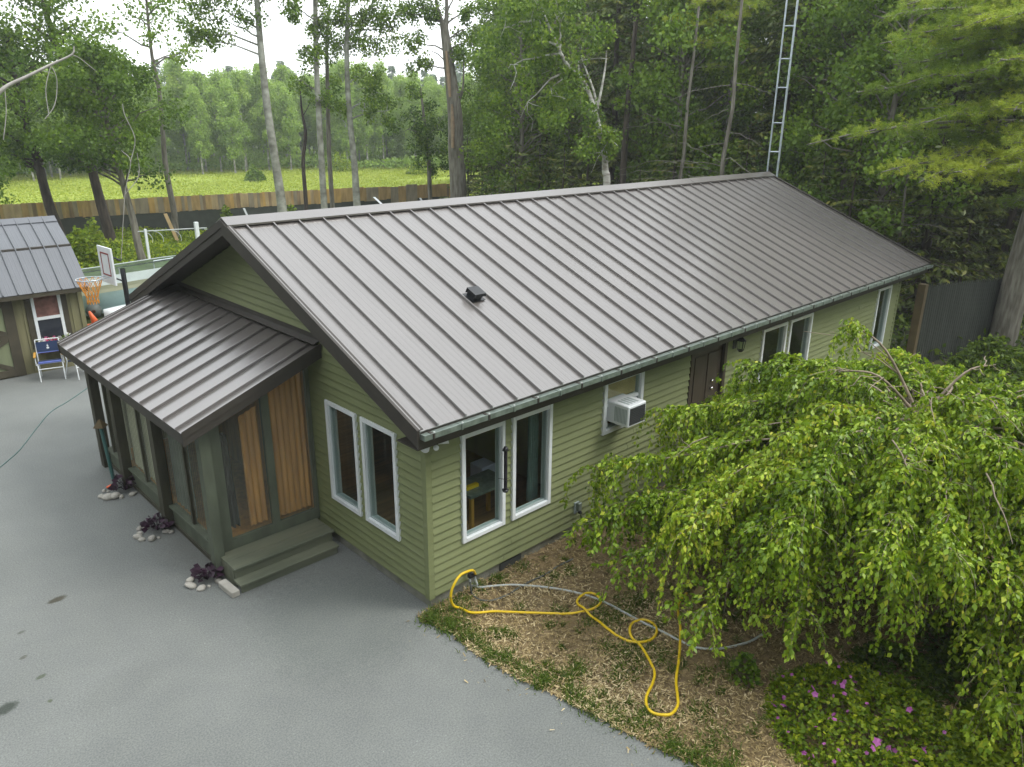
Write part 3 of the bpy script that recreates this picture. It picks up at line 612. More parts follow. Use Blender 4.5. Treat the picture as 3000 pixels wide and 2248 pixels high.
# step (wooden, two treads)
stp = thing('porch_steps', 'two grey-green wooden steps below the corrugated plastic porch wall', 'steps', (-0.88, 2.2, 0))
def sbox(nm, a): return boxes(nm, [(x0+.88, x1+.88, y0-2.2, y1-2.2, z0, z1) for x0, x1, y0, y1, z0, z1 in a], MT['stepwood'], stp, bev=.004)
sbox('tread', [(-1.62, -.14, 1.93, 2.14, .100, .135)]); sbox('riser', [(-1.60, -.16, 1.955, 1.985, 0.0, .099)])
sbox('tread', [(-1.60, -.10, 2.11, 2.36, .250, .285)]); sbox('tread', [(-1.60, -.10, 2.364, 2.61, .250, .285)]); sbox('riser', [(-1.585, -.12, 2.141, 2.17, 0.0, .249)])
sbox('stringer', [(-1.60, -1.56, 2.171, 2.6, 0, .249)]); sbox('stringer', [(-.16, -.12, 2.171, 2.6, 0, .249)])

# dark cupboard-like clutter inside the porch
def cloth(name, label, cat, x, y, z0, z1, w, m, d=.10):
    n, k = 17, 9; u = np.linspace(0, 1, n); v = np.linspace(0, 1, k); U, V_ = np.meshgrid(u, v)
    X = x+(U-.5)*w*(.75+.25*(1-V_)); Y = y+d*.5*np.sin(U*17+V_*1.5)*(.4+.6*(1-V_)); Z = z0+(z1-z0)*V_
    A = np.stack([X, Y, Z], -1).reshape(-1, 3); B = A+np.array([0, d, 0]); i = (np.arange(k-1)[:, None]*n+np.arange(n-1)[None, :]).ravel()
    F = np.stack([i, i+1, i+n+1, i+n], 1); m2 = len(A); F2 = F[:, ::-1]+m2
    ed = [(j, j+1) for j in range(n-1)]+[(j*n+n-1, (j+1)*n+n-1) for j in range(k-1)]+[((k-1)*n+j+1, (k-1)*n+j) for j in range(n-1)]+[((j+1)*n, j*n) for j in range(k-1)]
    F3 = np.array([(b, a, a+m2, b+m2) for a, b in ed])
    return tag(link(name, np_mesh(name, np.concatenate([A, B]), np.concatenate([F, F2, F3]), smooth=True), MT[m]), label, cat)
cloth('hanging_coat', 'long dark purple coat hanging behind the first clear porch panel', 'coat', -1.25, 2.90, .45, 1.85, .20, 'darkcloth', .12)
cloth('hanging_shirt', 'small blue-grey shirt hanging high behind the second clear porch panel', 'shirt', -.50, 2.80, 1.98, 2.33, .22, 'shirt', .06)

# ================================================================ THINGS NEAR THE HOUSE
def lbox(nm, x0, x1, y0, y1, z0, z1, m, p, bev=0.0): return box(nm, x0, x1, y0, y1, z0, z1, MT[m], p, bev)
# window air conditioner (own coordinates, origin at the window sill)
ac = thing('air_conditioner', 'white window air conditioner with dark rear grille sticking out of the window', 'air conditioner', (3.60, 0, 1.66))
bm = bmesh.new(); add_box(bm, -.22, .20, -.40, .05, 0, .33, .012); bm_obj('casing', bm, MT['white'], ac)
lbox('grille', -.19, .17, -.408, -.4005, .035, .295, 'grill', ac)
for i in range(9): lbox('grille_bar', -.185, .165, -.414, -.4085, .048+i*.028, .053+i*.028, 'black', ac)
for i in range(9): lbox('side_louvre', -.226, -.2205, -.37+i*.026, -.356+i*.026, .05, .28, 'sash', ac)
for i in range(4): lbox('top_vent', -.14+i*.07, -.10+i*.07, -.33, -.12, .3305, .333, 'sash', ac)
# flood light
fl = thing('flood_light', 'twin-headed white floodlight with motion sensor under the near roof corner', 'flood light', (0.0, -.12, 2.36))
lbox('mount', -.05, .05, -.03, .09, -.02, .06, 'black', fl)
for sx in (-1, 1):
    bm = bmesh.new(); bmesh.ops.create_cone(bm, cap_ends=True, segments=14, radius1=.035, radius2=.055, depth=.13, matrix=Matrix.Translation((sx*.12, -.06, .01)) @ Matrix.Rotation(R(90-sx*18), 4, 'X') @ Matrix.Rotation(R(sx*55), 4, 'Y')); bm_obj('lamp_head', bm, MT['white'], fl, True)
bm = bmesh.new(); bmesh.ops.create_uvsphere(bm, u_segments=12, v_segments=8, radius=.035, matrix=Matrix.Translation((.02, -.06, -.055))); bm_obj('sensor', bm, MT['white'], fl, True)
# wall lantern by the door
ln = thing('wall_lantern', 'black carriage lantern on the wall right of the brown door', 'lantern', (6.85, 0, 2.20))
lbox('back_plate', -.05, .05, -.04, -.022, -.10, .14, 'black', ln)
tube('arm', [(0, -.04, .10), (0, -.09, .15), (0, -.15, .15)], .010, MT['black'], ln)
bm = bmesh.new(); bmesh.ops.create_cone(bm, cap_ends=True, segments=6, radius1=.095, radius2=.015, depth=.07, matrix=Matrix.Translation((0, -.15, .105))); bm_obj('cap', bm, MT['black'], ln)
bm = bmesh.new(); bmesh.ops.create_cone(bm, cap_ends=True, segments=6, radius1=.050, radius2=.072, depth=.17, matrix=Matrix.Translation((0, -.15, -.02))); bm_obj('pane', bm, MT['glass'], ln)
for i in range(6):
    a = math.pi/3*i; tube('cage_bar', [(.052*math.cos(a), -.15+.052*math.sin(a), -.105), (.076*math.cos(a), -.15+.076*math.sin(a), .07)], .006, MT['black'], ln, 5)
bm = bmesh.new(); bmesh.ops.create_cone(bm, cap_ends=True, segments=6, radius1=.03, radius2=.058, depth=.03, matrix=Matrix.Translation((0, -.15, -.12))); bm_obj('base', bm, MT['black'], ln)
# wind chime / thin feeder between the two near windows
wc = thing('bird_feeder', 'slim tube bird feeder hanging from the eave between the two near windows', 'bird feeder', (1.05, -.27, 2.0))
tube('hanging_wire', [(0, 0, .47), (0, 0, .04)], .003, MT['black'], wc, 5)
bm = bmesh.new(); bmesh.ops.create_cone(bm, cap_ends=True, segments=14, radius1=.045, radius2=.022, depth=.05, matrix=Matrix.Translation((0, 0, .01))); bm_obj('cap', bm, MT['black'], wc, True)
tube('seed_tube', [(0, 0, -.02), (0, 0, -.56)], .024, MT['darkcloth'], wc, 12)
bm = bmesh.new(); bmesh.ops.create_cone(bm, cap_ends=True, segments=14, radius1=.034, radius2=.045, depth=.03, matrix=Matrix.Translation((0, 0, -.58))); bm_obj('tray', bm, MT['black'], wc, True)
for a in (0, 2.1, 4.2): tube('perch', [(.02*math.cos(a), .02*math.sin(a), -.42), (.095*math.cos(a), .095*math.sin(a), -.42)], .004, MT['black'], wc, 5)
# outdoor socket
oc = thing('outlet_box', 'grey outdoor socket box with plugged-in cord on the siding', 'outlet box', (2.74, 0, .42))
lbox('back_plate', -.055, .045, -.045, -.021, -.05, .13, 'sash', oc, .004); lbox('cover', -.035, .045, -.10, -.046, .0, .13, 'gutter', oc, .008); lbox('plug', -.015, .025, -.125, -.07, -.045, -.002, 'black', oc, .006)
tag(tube('power_cord', spline([(2.745, -.10, .38), (2.80, -.13, .25), (2.95, -.15, .12), (3.15, -.2, .03), (3.5, -.35, .02)]), .006, MT['black']), 'thin black cord dropping from the outdoor socket to the mulch', 'cord')

# tap and hoses
tp = thing('garden_tap', 'black two-way garden tap on the foundation near the corner', 'tap', (.60, 0, .30))
tube('pipe', [(0, .0, 0), (0, -.10, 0)], .014, MT['black'], tp, 8); lbox('splitter', -.06, .06, -.15, -.09, -.035, .02, 'black', tp, .008)
for sx in (-.045, .045): tube('outlet', [(sx, -.12, -.035), (sx, -.13, -.08)], .016, MT['galv'], tp, 8)
tube('handle', [(-.04, -.12, .045), (.04, -.12, .045)], .010, MT['grill'], tp, 6); tube('valve_stem', [(0, -.12, .01), (0, -.12, .045)], .008, MT['galv'], tp, 6)
zg = .055
y1 = [(.64, -.14, .30), (.55, -.2, .42), (.42, -.25, .49), (.29, -.26, .50), (.19, -.27, .44), (.13, -.27, .34), (.12, -.27, .22), (.17, -.27, .10), (.26, -.29, .035)]
gpt = [[(0.27, -0.45), (0.36, -0.55), (0.5, -0.64), (0.62, -0.76), (0.78, -0.94), (0.98, -1.15), (1.15, -1.31), (1.3, -1.4), (1.46, -1.47), (1.6, -1.46), (1.69, -1.4), (1.72, -1.28), (1.67, -1.2), (1.56, -1.18), (1.45, -1.21), (1.39, -1.28), (1.35, -1.41), (1.33, -1.55), (1.32, -1.68), (1.29, -1.81), (1.27, -1.96)], [(1.27, -2.0), (1.29, -2.17), (1.38, -2.29), (1.52, -2.34), (1.69, -2.29), (1.77, -2.18), (1.75, -2.05), (1.62, -1.99), (1.45, -2.06), (1.36, -2.17), (1.32, -2.33), (1.18, -2.57), (1.07, -2.71), (0.91, -2.8), (0.71, -2.87), (0.6, -2.95), (0.55, -3.06), (0.6, -3.16), (0.69, -3.21), (0.84, -3.18), (0.95, -3.1), (1.14, -2.95), (1.42, -2.79), (1.73, -2.6), (1.95, -2.45), (2.22, -2.23), (2.4, -2.13), (2.62, -2.09)]]
g_all = [p for l in gpt for p in l]
yp = y1+[(a, b, zg+.004*math.sin(i*1.7)+(.03 if i in (16, 29) else 0)) for i, (a, b) in enumerate(g_all)]
tag(tube('garden_hose', spline(yp, 6), .0165, MT['yellow'], sides=8), 'bright yellow hose looping over the mulch from the tap', 'hose')
wh = [(.645, -.13, .215), (.66, -.15, .12)]+[(a, b, .048) for a, b in [(0.67, -0.02), (0.72, -0.12), (0.84, -0.2), (1.01, -0.32), (1.13, -0.43), (1.33, -0.67), (1.5, -0.93), (1.63, -1.22), (1.69, -1.51), (1.7, -1.8), (1.71, -2.09), (1.74, -2.36), (1.75, -2.6), (1.78, -2.77), (1.89, -2.92), (2.04, -3.03), (2.23, -3.12), (2.37, -3.17), (2.59, -3.2)]]
tag(tube('garden_hose', spline(wh, 5), .0145, MT['whitehose'], sides=8), 'pale grey-white hose running under the yellow loops towards the weeping tree', 'hose')
gh = [(.555, -.13, .215), (.55, -.16, .10)]+[(a, b, .046) for a, b in [(0.57, -0.14), (0.54, -0.3), (0.6, -0.41), (0.7, -0.47), (0.9, -0.5), (1.14, -0.48), (1.36, -0.49), (1.59, -0.51), (1.85, -0.49), (2.15, -0.51)]]
tag(tube('garden_hose', spline(gh, 5), .013, MT['greyhose'], sides=8), 'dark grey hose curving along the foundation in the mulch', 'hose')
cd = [(a, b, .008) for a, b in [(-3.21, 8.24), (-3.03, 8.45), (-2.62, 9.01), (-2.27, 9.66), (-2.08, 10.02), (-1.63, 10.81), (-1.14, 11.3), (-0.44, 12.1), (-0.17, 12.53), (0.33, 13.28)]]
tag(tube('cable', spline(cd, 6), .007, MT['tealcord'], sides=6), 'thin teal cable snaking across the asphalt left of the porch', 'cable')
bm = bmesh.new(); add_box(bm, -.16, .16, -.05, .05, .0, .07, .006); o = tag(bm_obj('wood_offcut', bm, MT['lumber']), 'pale tan wood offcut lying at the edge of the weeping tree', 'wood block'); o.location = (2.68, -2.22, .03); o.rotation_euler = (0, 0, R(20))
bm = bmesh.new(); add_box(bm, -.055, .055, -.19, .19, .0, .085, .008); o = tag(bm_obj('paving_block', bm, MT['stonewhite']), 'pale rectangular block lying between the corner post and lower step', 'block'); o.location = (-1.70, 2.12, .0); o.rotation_euler = (0, 0, R(3))

# purple plants with stones round the post feet
def purple_plant(x, y, label, sc=1.0, h=.2):
    t = thing('coral_bells', label, 'plant', (x, y, 0), group='purple-leaved plants at the porch posts'); g = np.random.default_rng(int(abs(y)*100))
    n = 60; a = g.random(n)*6.283; r = np.sqrt(g.random(n))*.125*sc; P = np.stack([r*np.cos(a), r*np.sin(a), .05+h*(1-(r/.16/sc)**2)*.7*g.random(n)+.02], 1)
    D = np.stack([np.cos(a), np.sin(a), g.normal(.15, .3, n)], 1); leaves('foliage', P, D, .07+.05*g.random(n), MT['leaf_purple'], t, g.random(n), width=.95, fold=.08, g=g)
    stems = [([(0, 0, 0), (p[0]*.6, p[1]*.6, p[2]*.7), tuple(p)], [.004, .003, .002]) for p in P[::3]]
    tubes('stems', stems, MT['leaf_purple'], t, 4)
purple_plant(-1.80, 2.58, 'dark purple leafy plant at the foot of the porch corner post by the steps', 1.15)
purple_plant(-1.80, 4.36, 'dark purple leafy plant at the foot of the middle porch post', 1.2)
purple_plant(-1.70, 6.06, 'dark purple leafy plant at the foot of the farther porch post', 1.2, .34)
def stone_mesh(seed):
    g = np.random.default_rng(seed); bm = bmesh.new(); bmesh.ops.create_icosphere(bm, subdivisions=2, radius=1)
    a, b, c = .9+g.random()*.3, .65+g.random()*.3, .45+g.random()*.2; ph = g.random(3)*6
    for v in bm.verts:
        k = 1+.08*math.sin(v.co.x*3+ph[0])+.07*math.sin(v.co.y*4+ph[1]); v.co = Vector((v.co.x*a*k, v.co.y*b*k, v.co.z*c*k))
    me = bpy.data.meshes.new('stone'); bm.to_mesh(me); bm.free()
    for p in me.polygons: p.use_smooth = True
    return me
SM = [stone_mesh(i) for i in range(6)]
for i, m_ in enumerate(SM): m_.materials.append(MT['stonewhite' if i % 2 else 'stone'])
gs = np.random.default_rng(5)
for (cx, cy, n, a0, a1, rr, wh_, lab) in ((-1.82, 2.58, 6, 150, 300, .20, .5, 'rounded stone edging the purple plant at the porch corner post'), (-1.84, 4.36, 10, 110, 310, .24, .4, 'rounded stone edging the purple plant at the middle porch post'), (-1.78, 6.05, 9, 120, 300, .26, .9, 'rounded stone edging the purple plant at the farther porch post')):
    for i in range(n):
        a = R(a0+(a1-a0)*i/(n-1)+gs.normal(0, 8)); sz = .030+.045*gs.random(); rr_ = rr*gs.uniform(.72, 1.1)
        if wh_ > .8 and i in (3, 4, 5): sz *= 1.5
        me = SM[int(gs.integers(0, 3))*2+(1 if gs.random() < wh_ else 0)]
        big = sz > .07; pale = me.materials[0] is MT['stonewhite']; o = tag(link('river_stone', me), ('large ' if big else 'small ')+('pale ' if pale else 'grey ')+lab, 'stone', 'stones at the '+lab.split(' at the ')[1]); o.location = (cx+rr_*math.cos(a)*1.1, cy+rr_*math.sin(a), sz*.35); o.scale = (sz, sz, sz); o.rotation_euler = (gs.normal(0, .15), gs.normal(0, .15), gs.random()*6)
# small green post with brown cap
sp = thing('garden_stake', 'green stake with a brown pointed cap leaning at the farther porch post', 'stake', (-1.78, 6.34, 0))
tube('stake', [(0, 0, 0), (-.05, .02, 1.1)], .030, MT['tealcord'], sp, 8)
bm = bmesh.new(); bmesh.ops.create_cone(bm, cap_ends=True, segments=4, radius1=.12, radius2=.02, depth=.12, matrix=Matrix.Translation((-.05, .02, 1.15))); bm_obj('cap', bm, MT['fencetan'], sp)
o = tag(link('flower_pot_shard', SM[0].copy()), 'small orange clay piece by the farther purple plant', 'clay piece'); o.data.materials[0] = MT['cone']; o.location = (-1.86, 6.30, .20-.17); o.scale = (.07, .06, .07)

# furniture seen through the near windows
tb = thing('side_table', 'small brown table seen through the left long-wall window', 'table', (1.55, .75, .34))
lbox('table_top', -.42, .35, -.25, .25, .62, .66, 'gutter', tb)
for a in (-.38, .31):
    for b in (-.21, .21): lbox('leg', a-.025, a+.025, b-.025, b+.025, 0, .619, 'armwood', tb)
bm = bmesh.new(); add_box(bm, -.16, .12, -.14, .14, .0, .36, .01); o = tag(bm_obj('storage_box', bm, MT['paper']), 'pale lilac box standing behind the near long-wall window', 'box'); o.location = (1.95, 1.15, .68)
o = tag(boxes('yellow_tool', [(-.10, .12, -.03, .03, 0, .05)], MT['yellow']), 'small yellow tool on the table behind the window', 'tool'); o.location = (1.30, .70, 1.002)
def curtain(x, y, z0, z1, w, label):
    n = 40; u = np.linspace(0, 1, n); X = x+(u-.5)*w; Y = y+.03*np.sin(u*28)
    A = np.stack([X, Y, np.full(n, z0)], 1); B = np.stack([x+(u-.5)*w*.8, Y, np.full(n, z1)], 1); i = np.arange(n-1)
    tag(link('curtain', np_mesh('curtain', np.concatenate([A, B]), np.stack([i, i+1, i+1+n, i+n], 1), smooth=True), MT['curtain']), label, 'curtain')
curtain(2.05, .22, .75, 2.35, .22, 'teal-grey curtain hanging inside the second long-wall window')
curtain(9.2, .22, .6, 2.35, .25, 'grey curtain hanging inside the paired window beyond the door')

# antenna tower behind the far gable
tw = thing('antenna_tower', 'tall galvanised lattice antenna tower rising behind the far end of the roof', 'antenna tower', (15.03, 3.98, 0))
rt_ = .155; leg = [(-.063, .118), (.063, -.118), (.225, -.02)]
for a, b in leg: tube('tower_leg', [(a, b, 0), (a, b, 12.5)], .023, MT['galv'], tw, 8)
zs_ = 4.85; k = 0; z = .4
while z < 12.4:
    for i in range(3):
        (a, b), (c, d) = leg[i], leg[(i+1) % 3]
        tube('rung', [(a, b, z+.06*i*0), (c, d, z)], .015, MT['galv'], tw, 6)
    z += (.80, .74, .88, .70, .78)[k % 5]; k += 1

# ================================================================ LEFT BACKGROUND: shed, chairs, hoop, boat
sh = thing('garden_shed', 'green-brown garden shed with grey metal gambrel roof at the frame edge', 'shed', (-2.4, 13.9, 0))
SX0, SX1, SD = -3.2, 2.50, 3.2     # local coordinates; front wall at y=0
def sq(nm, x0, x1, y0, y1, z0, z1, m, p=None, bev=0.0): return box(nm, x0, x1, y0, y1, z0, z1, MT[m], p or sh, bev)
prism('wall', [(SX0, 0, 0), (SX0, SD, 0), (SX0, SD, 2.0), (SX0, 2.55, 2.8), (SX0, 1.6, 3.33), (SX0, .65, 2.8), (SX0, 0, 2.0)], (SX1-SX0, 0, 0), MT['shedwall'], sh)
for i in range(28):
    x = SX0+.1+i*.205
    if -.0+1.38 < x+0 < 2.05 or -.7 < x < .98: continue
    sq('batten', x, x+.035, -.018, -.001, .05, 1.98, 'shedwall')
sr = link('roof', None, None, sh)
ga = [(-.36, 1.98), (.60, 2.86), (1.60, 3.44), (2.60, 2.86), (3.56, 1.98)]
for i in range(4):
    (ya, za), (yb, zb_) = ga[i], ga[i+1]; L = math.hypot(yb-ya, zb_-za); an = math.atan2(zb_-za, yb-ya)
    w = .30; x = SX1+.12-w
    me = panel_mesh(w, L+.03, name='roof_panel', mt='shedroof')
    while x > SX0-.3:
        o = link('roof_panel', me, None, sr); o.location = (x, ya, za+.012); o.rotation_euler = (an, 0, 0); x -= w
prism('ridge_cap', [(SX0-.3, 1.42, 3.37), (SX0-.3, 1.6, 3.49), (SX0-.3, 1.78, 3.37)], (SX1-SX0+.42, 0, 0), MT['shedroof'], sr)
prism('break_strip', [(SX0-.3, .57, 2.825), (SX0-.3, .575, 2.895), (SX0-.3, .60, 2.905), (SX0-.3, .60, 2.83)], (SX1-SX0+.42, 0, 0), MT['trim'], sr)
sq('eave_board', SX0-.3, SX1+.1, -.345, -.32, 1.88, 1.975, 'shedtrim', sr)
sq('corner_board', SX1-.09, SX1+.012, -.03, -.001, 0.0, 1.99, 'shedwall'); 
# window with flower box
wx0, wx1 = 1.40, 2.03
sw = link('window', None, None, sh); sw['label'] = 'old white-framed sash window with a flower box'
for a in ((wx0, wx0+.065, .68, 1.94), (wx1-.065, wx1, .68, 1.94), (wx0+.066, wx1-.066, .68, .76), (wx0+.066, wx1-.066, 1.86, 1.94), (wx0+.066, wx1-.066, 1.27, 1.34)): sq('frame', a[0], a[1], -.05, -.001, a[2], a[3], 'white', sw)
sq('pane', wx0+.05, wx1-.05, -.022, -.012, .76, 1.28, 'dkglass', sw); sq('pane', wx0+.05, wx1-.05, -.022, -.012, 1.33, 1.86, 'curtain_red', sw)
sq('trim', wx0-.13, wx0-.01, -.03, -.001, .6, 1.97, 'shedtrim', sw); sq('trim', wx1+.01, wx1+.13, -.03, -.001, .6, 1.97, 'shedtrim', sw)
fbx = thing('flower_box', 'dark red-brown flower box with pink and white flowers below the shed window', 'flower box', (-2.4+1.715, 13.9, .50))
sq('box', -.36, .36, -.26, -.035, 0, .17, 'soil', fbx, .006)
n = 130; gp = np.random.default_rng(9); P = np.stack([gp.uniform(-.36, .36, n), gp.uniform(-.28, -.04, n), gp.uniform(.17, .30, n)], 1)
leaves('foliage', P, gp.normal(size=(n, 3))+[0, 0, .5], .07, MT['leaf_mid'], fbx, gp.random(n), width=.7)
n = 90; P = np.stack([gp.uniform(-.36, .36, n), gp.uniform(-.30, -.06, n), gp.uniform(.20, .33, n)], 1); tn = np.where(np.abs(P[:, 0]+.08) < .12, gp.random(n)*.5, .6+gp.random(n)*.4)
leaves('blossoms', P, gp.normal(size=(n, 3))+[0, -.5, .6], .075, MT['petal_mix'], fbx, tn, width=1.1, fold=.05)
# barn doors
sdr = link('barn_door', None, None, sh); sdr['label'] = 'pale green double barn door with dark X braces'
sq('door_panel', -.68, .86, -.04, -.001, .06, 1.88, 'sheddoor', sdr)
for a in ((-.70, -.58, .04, 1.90), (.80, 1.02, .02, 1.94), (-.579, .799, .04, .2), (-.579, .799, 1.76, 1.90), (-.579, .799, .93, 1.05)): sq('brace', a[0], a[1], -.07, -.041, a[2], a[3], 'shedtrim', sdr)
for z0, z1 in ((.2, .93), (1.05, 1.76)):
    for s in (0, 1):
        za, zb_ = (z0, z1) if s else (z1, z0); prism('brace', [(-.57, -.062-.004*s, za-.06), (.79, -.062-.004*s, zb_-.06), (.79, -.062-.004*s, zb_+.06), (-.57, -.062-.004*s, za+.06)], (0, .02, 0), MT['shedtrim'], sdr)

def folding_chair(x, y, rz, label):
    t = thing('folding_chair', label, 'chair', (x, y, 0), rz, 'folding lawn chairs in front of the shed'); g = MT['white']; w = .25
    for s in (-1, 1):
        tube('frame_leg', [(s*w, -.22, .0), (s*w, -.20, .40), (s*w, -.17, .42)], .013, g, t, 8)
        tube('back_post', [(s*w*.96, .26, 0.0), (s*w*.96, .10, .42), (s*w*.96, .24, .90)], .013, g, t, 8)
        tube('arm_post', [(s*w*1.12, -.20, .40), (s*w*1.12, -.20, .60)], .011, g, t, 6)
        bm = bmesh.new(); add_box(bm, s*w*1.14-.025, s*w*1.14+.025, -.26, .18, .60, .625, .005); bm_obj('armrest', bm, MT['armwood'], t)
    tube('top_bar', [(-w*.96, .24, .90), (w*.96, .24, .90)], .013, g, t, 8); tube('front_bar', [(-w, -.21, .30), (w, -.21, .30)], .011, g, t, 8); tube('seat_bar', [(-w, -.17, .425), (w, -.17, .425)], .013, g, t, 8)
    def pad(nm, pts, m):
        A = np.array(pts, float); bm = bmesh.new(); add_prism(bm, pts, (2*w*.93, 0, 0)); bmesh.ops.recalc_face_normals(bm, faces=bm.faces); return bm_obj(nm, bm, m, t)
    pad('seat', [(-w*.93, -.20, .44), (-w*.93, .10, .40), (-w*.93, .10, .43), (-w*.93, -.20, .475)], MT['chairblue'])
    pad('seat_piping', [(-w*.93, -.225, .435), (-w*.93, -.201, .432), (-w*.93, -.201, .478), (-w*.93, -.225, .470)], MT['chairpiping'])
    pad('backrest', [(-w*.93, .175, .62), (-w*.93, .215, .85), (-w*.93, .195, .855), (-w*.93, .150, .62)], MT['chairblue'])
    pad('back_piping', [(-w*.93, .165, .595), (-w*.93, .175, .619), (-w*.93, .150, .619), (-w*.93, .145, .60)], MT['chairpiping'])
    # small pale printed figure on the backrest
    bm = bmesh.new()
    for cx, cz, r in ((0, .705, .030), (0, .755, .020), (0, .785, .010)):
        vs = [bm.verts.new((cx+r*math.cos(q), .158+(cz-.62)*.19-.012, cz+r*math.sin(q))) for q in np.linspace(0, 6.283, 9)[:-1]]; bm.faces.new(vs)
    bm_obj('emblem', bm, MT['white'], t)
    return t
folding_chair(-.97, 13.22, R(-14), 'navy blue folding chair with white frame under the flower box')
folding_chair(-.42, 12.95, R(22), 'second navy folding chair, half hidden behind the porch roof corner')

# basketball hoop
bh = thing('basketball_hoop', 'white basketball backboard with orange net on a dark pole', 'basketball hoop', (-.55, 9.35, 0))

def hp(p): return (p[0]+.55, p[1]-9.35, p[2])
c1, c2, c3, c4 = [Vector(hp(p)) for p in [[-0.64, 9.13, 3.67], [-0.6, 8.5, 3.54], [-0.64, 8.51, 2.89], [-0.66, 9.14, 2.95]]]
nrm = (c2-c1).cross(c4-c1).normalized(); 
if nrm.x > 0: nrm = -nrm
u_ = Vector((c2.x-c1.x, c2.y-c1.y, 0)).normalized(); Wd = (Vector((c2.x, c2.y, 0))-Vector((c1.x, c1.y, 0))).length
z1_, z0_ = (c1.z+c2.z)/2, (c3.z+c4.z)/2; n_ = Vector((-abs(u_.y), 0, 0)); n_ = Vector((0, 0, 1)).cross(u_)
if n_.x > 0: n_ = -n_
ctr = Vector(((c1.x+c2.x)/2, (c1.y+c2.y)/2, (z1_+z0_)/2)); HH = (z1_-z0_)/2; HWd = Wd/2
def brd(nm, a0, a1, b0, b1, d0, d1, m): 
    o0 = ctr+u_*a0+Vector((0, 0, b0))+n_*d0; pts = [o0, ctr+u_*a1+Vector((0, 0, b0))+n_*d0, ctr+u_*a1+Vector((0, 0, b1))+n_*d0, ctr+u_*a0+Vector((0, 0, b1))+n_*d0]
    return prism(nm, [tuple(p) for p in pts], tuple(n_*(d1-d0)), MT[m], bh)
brd('backboard', -HWd, HWd, -HH, HH, 0, .03, 'white')
for a in ((-.6, .6, .62, .70), (-.6, .6, -.55, -.48), (-.6, -.52, -.479, .619), (.52, .6, -.479, .619)): brd('painted_square', a[0]*HWd, a[1]*HWd, a[2]*HH, a[3]*HH, .031, .036, 'red')
rc = ctr+Vector((0, 0, -HH*.62))+n_*.36
tube('rim', [tuple(rc+Vector((.225*math.cos(a), .225*math.sin(a), 0))) for a in np.linspace(0, 6.283, 25)], .010, MT['galv'], bh, 6)
for s in (-1, 1): tube('rim_bracket', [tuple(ctr+Vector((0, 0, -HH*.62))+n_*.03+u_*.10*s), tuple(rc-n_*.15+u_*.14*s)], .009, MT['galv'], bh, 6)
net = []
for i in range(12):
    for s in (-1, 1):
        pts = [];
        for q in np.linspace(0, 1, 8):
            a = 6.283*i/12+s*q*1.3; r = .22-.12*min(1, q*1.5); pts.append(tuple(rc+Vector((r*math.cos(a), r*math.sin(a), -.46*q))))
        net.append((pts, .0055))
tubes('net', net, MT['orangenet'], bh, 4)
pl_ = ctr-n_*.25
tube('pole', [(pl_.x, pl_.y, 0), (pl_.x, pl_.y, ctr.z-.1)], .045, MT['black'], bh, 10)
for s in (-1, 1): tube('support_arm', [(pl_.x, pl_.y, ctr.z-.15+.2*s), tuple(ctr+Vector((0, 0, .2*s)))], .018, MT['black'], bh, 6)
bm = bmesh.new(); add_box(bm, pl_.x-.35, pl_.x+.45, pl_.y-.3, pl_.y+.3, 0, .16, .05); bm_obj('base', bm, MT['black'], bh)

# boat hull behind the shed
bt = thing('boat', 'long white and pale teal boat hull with tan stripe lying beyond the hoop', 'boat', (0, 0, 0))
p0 = np.array([0.91, 18.21, 1.15]); p1 = np.array([5.05, 18.36, 1.25]); ax = p1-p0; ax[2] = 0; Lb = np.linalg.norm(ax)*1.15; ax = ax/np.linalg.norm(ax); pr = np.array([-ax[1], ax[0], 0])
if pr[1] < 0: pr = -pr
prof = [(1.30, 0.0, 'boatwhite'), (1.02, .03, 'boattan'), (.90, .05, 'boattan'), (.80, .04, 'boatteal'), (.10, .42, 'boatteal'), (.0, .8, 'boatteal')]
ns = 16
def hull(z0, o0, z1, o1, m, nm):
    V_ = []
    for i in range(ns+1):
        t = i/ns; bw = 1-max(0, (t-.62)/.38)**2.2; sheer = .16*t*t
        for (z, o_) in ((z0, o0), (z1, o1)):
            hb = (.85-o_)*bw+.02; c_ = p0+ax*Lb*t+pr*.85
            V_.append((c_-pr*hb+[0, 0, z+sheer-p0[2]])); V_.append((c_+pr*hb+[0, 0, z+sheer-p0[2]]))
    F = []
    for i in range(ns):
        a = i*4; b = a+4
        F += [(a, b, b+2, a+2), (a+1, a+3, b+3, b+1)]
    F += [(0, 2, 3, 1)]
    return link(nm, np_mesh(nm, np.array(V_), np.array(F)), MT[m], bt)
for i in range(5):
    (za, oa, ma), (zb_, ob, mb) = prof[i], prof[i+1]; hull(za, oa, zb_, ob, ma, ('topside', 'rub_stripe', 'rub_stripe', 'lower_hull', 'keel')[i])
hull(1.28, 0.03, 1.20, .08, 'cover', 'inner_lip')
V_ = []
for i in range(ns+1):
    t = i/ns; bw = 1-max(0, (t-.62)/.38)**2.2; c_ = p0+ax*Lb*t+pr*.85; c_[2] = 1.17+.16*t*t
    for s in (-1, 0, 1): V_.append(c_+pr*s*.78*bw+[0, 0, .06*math.sin(i*2.1)*(s == 0)])
F = [(i*3+j, i*3+j+1, i*3+j+4, i*3+j+3) for i in range(ns) for j in (0, 1)]
link('cover', np_mesh('cover', np.array(V_), np.array(F), smooth=True), MT['cover'], bt)
for t in (.30, .52, .72):
    c_ = p0+ax*Lb*t; c_[2] = 1.31; tube('rail_post', [tuple(c_), tuple(c_+[0, 0, .20])], .018, MT['galv'], bt, 6)
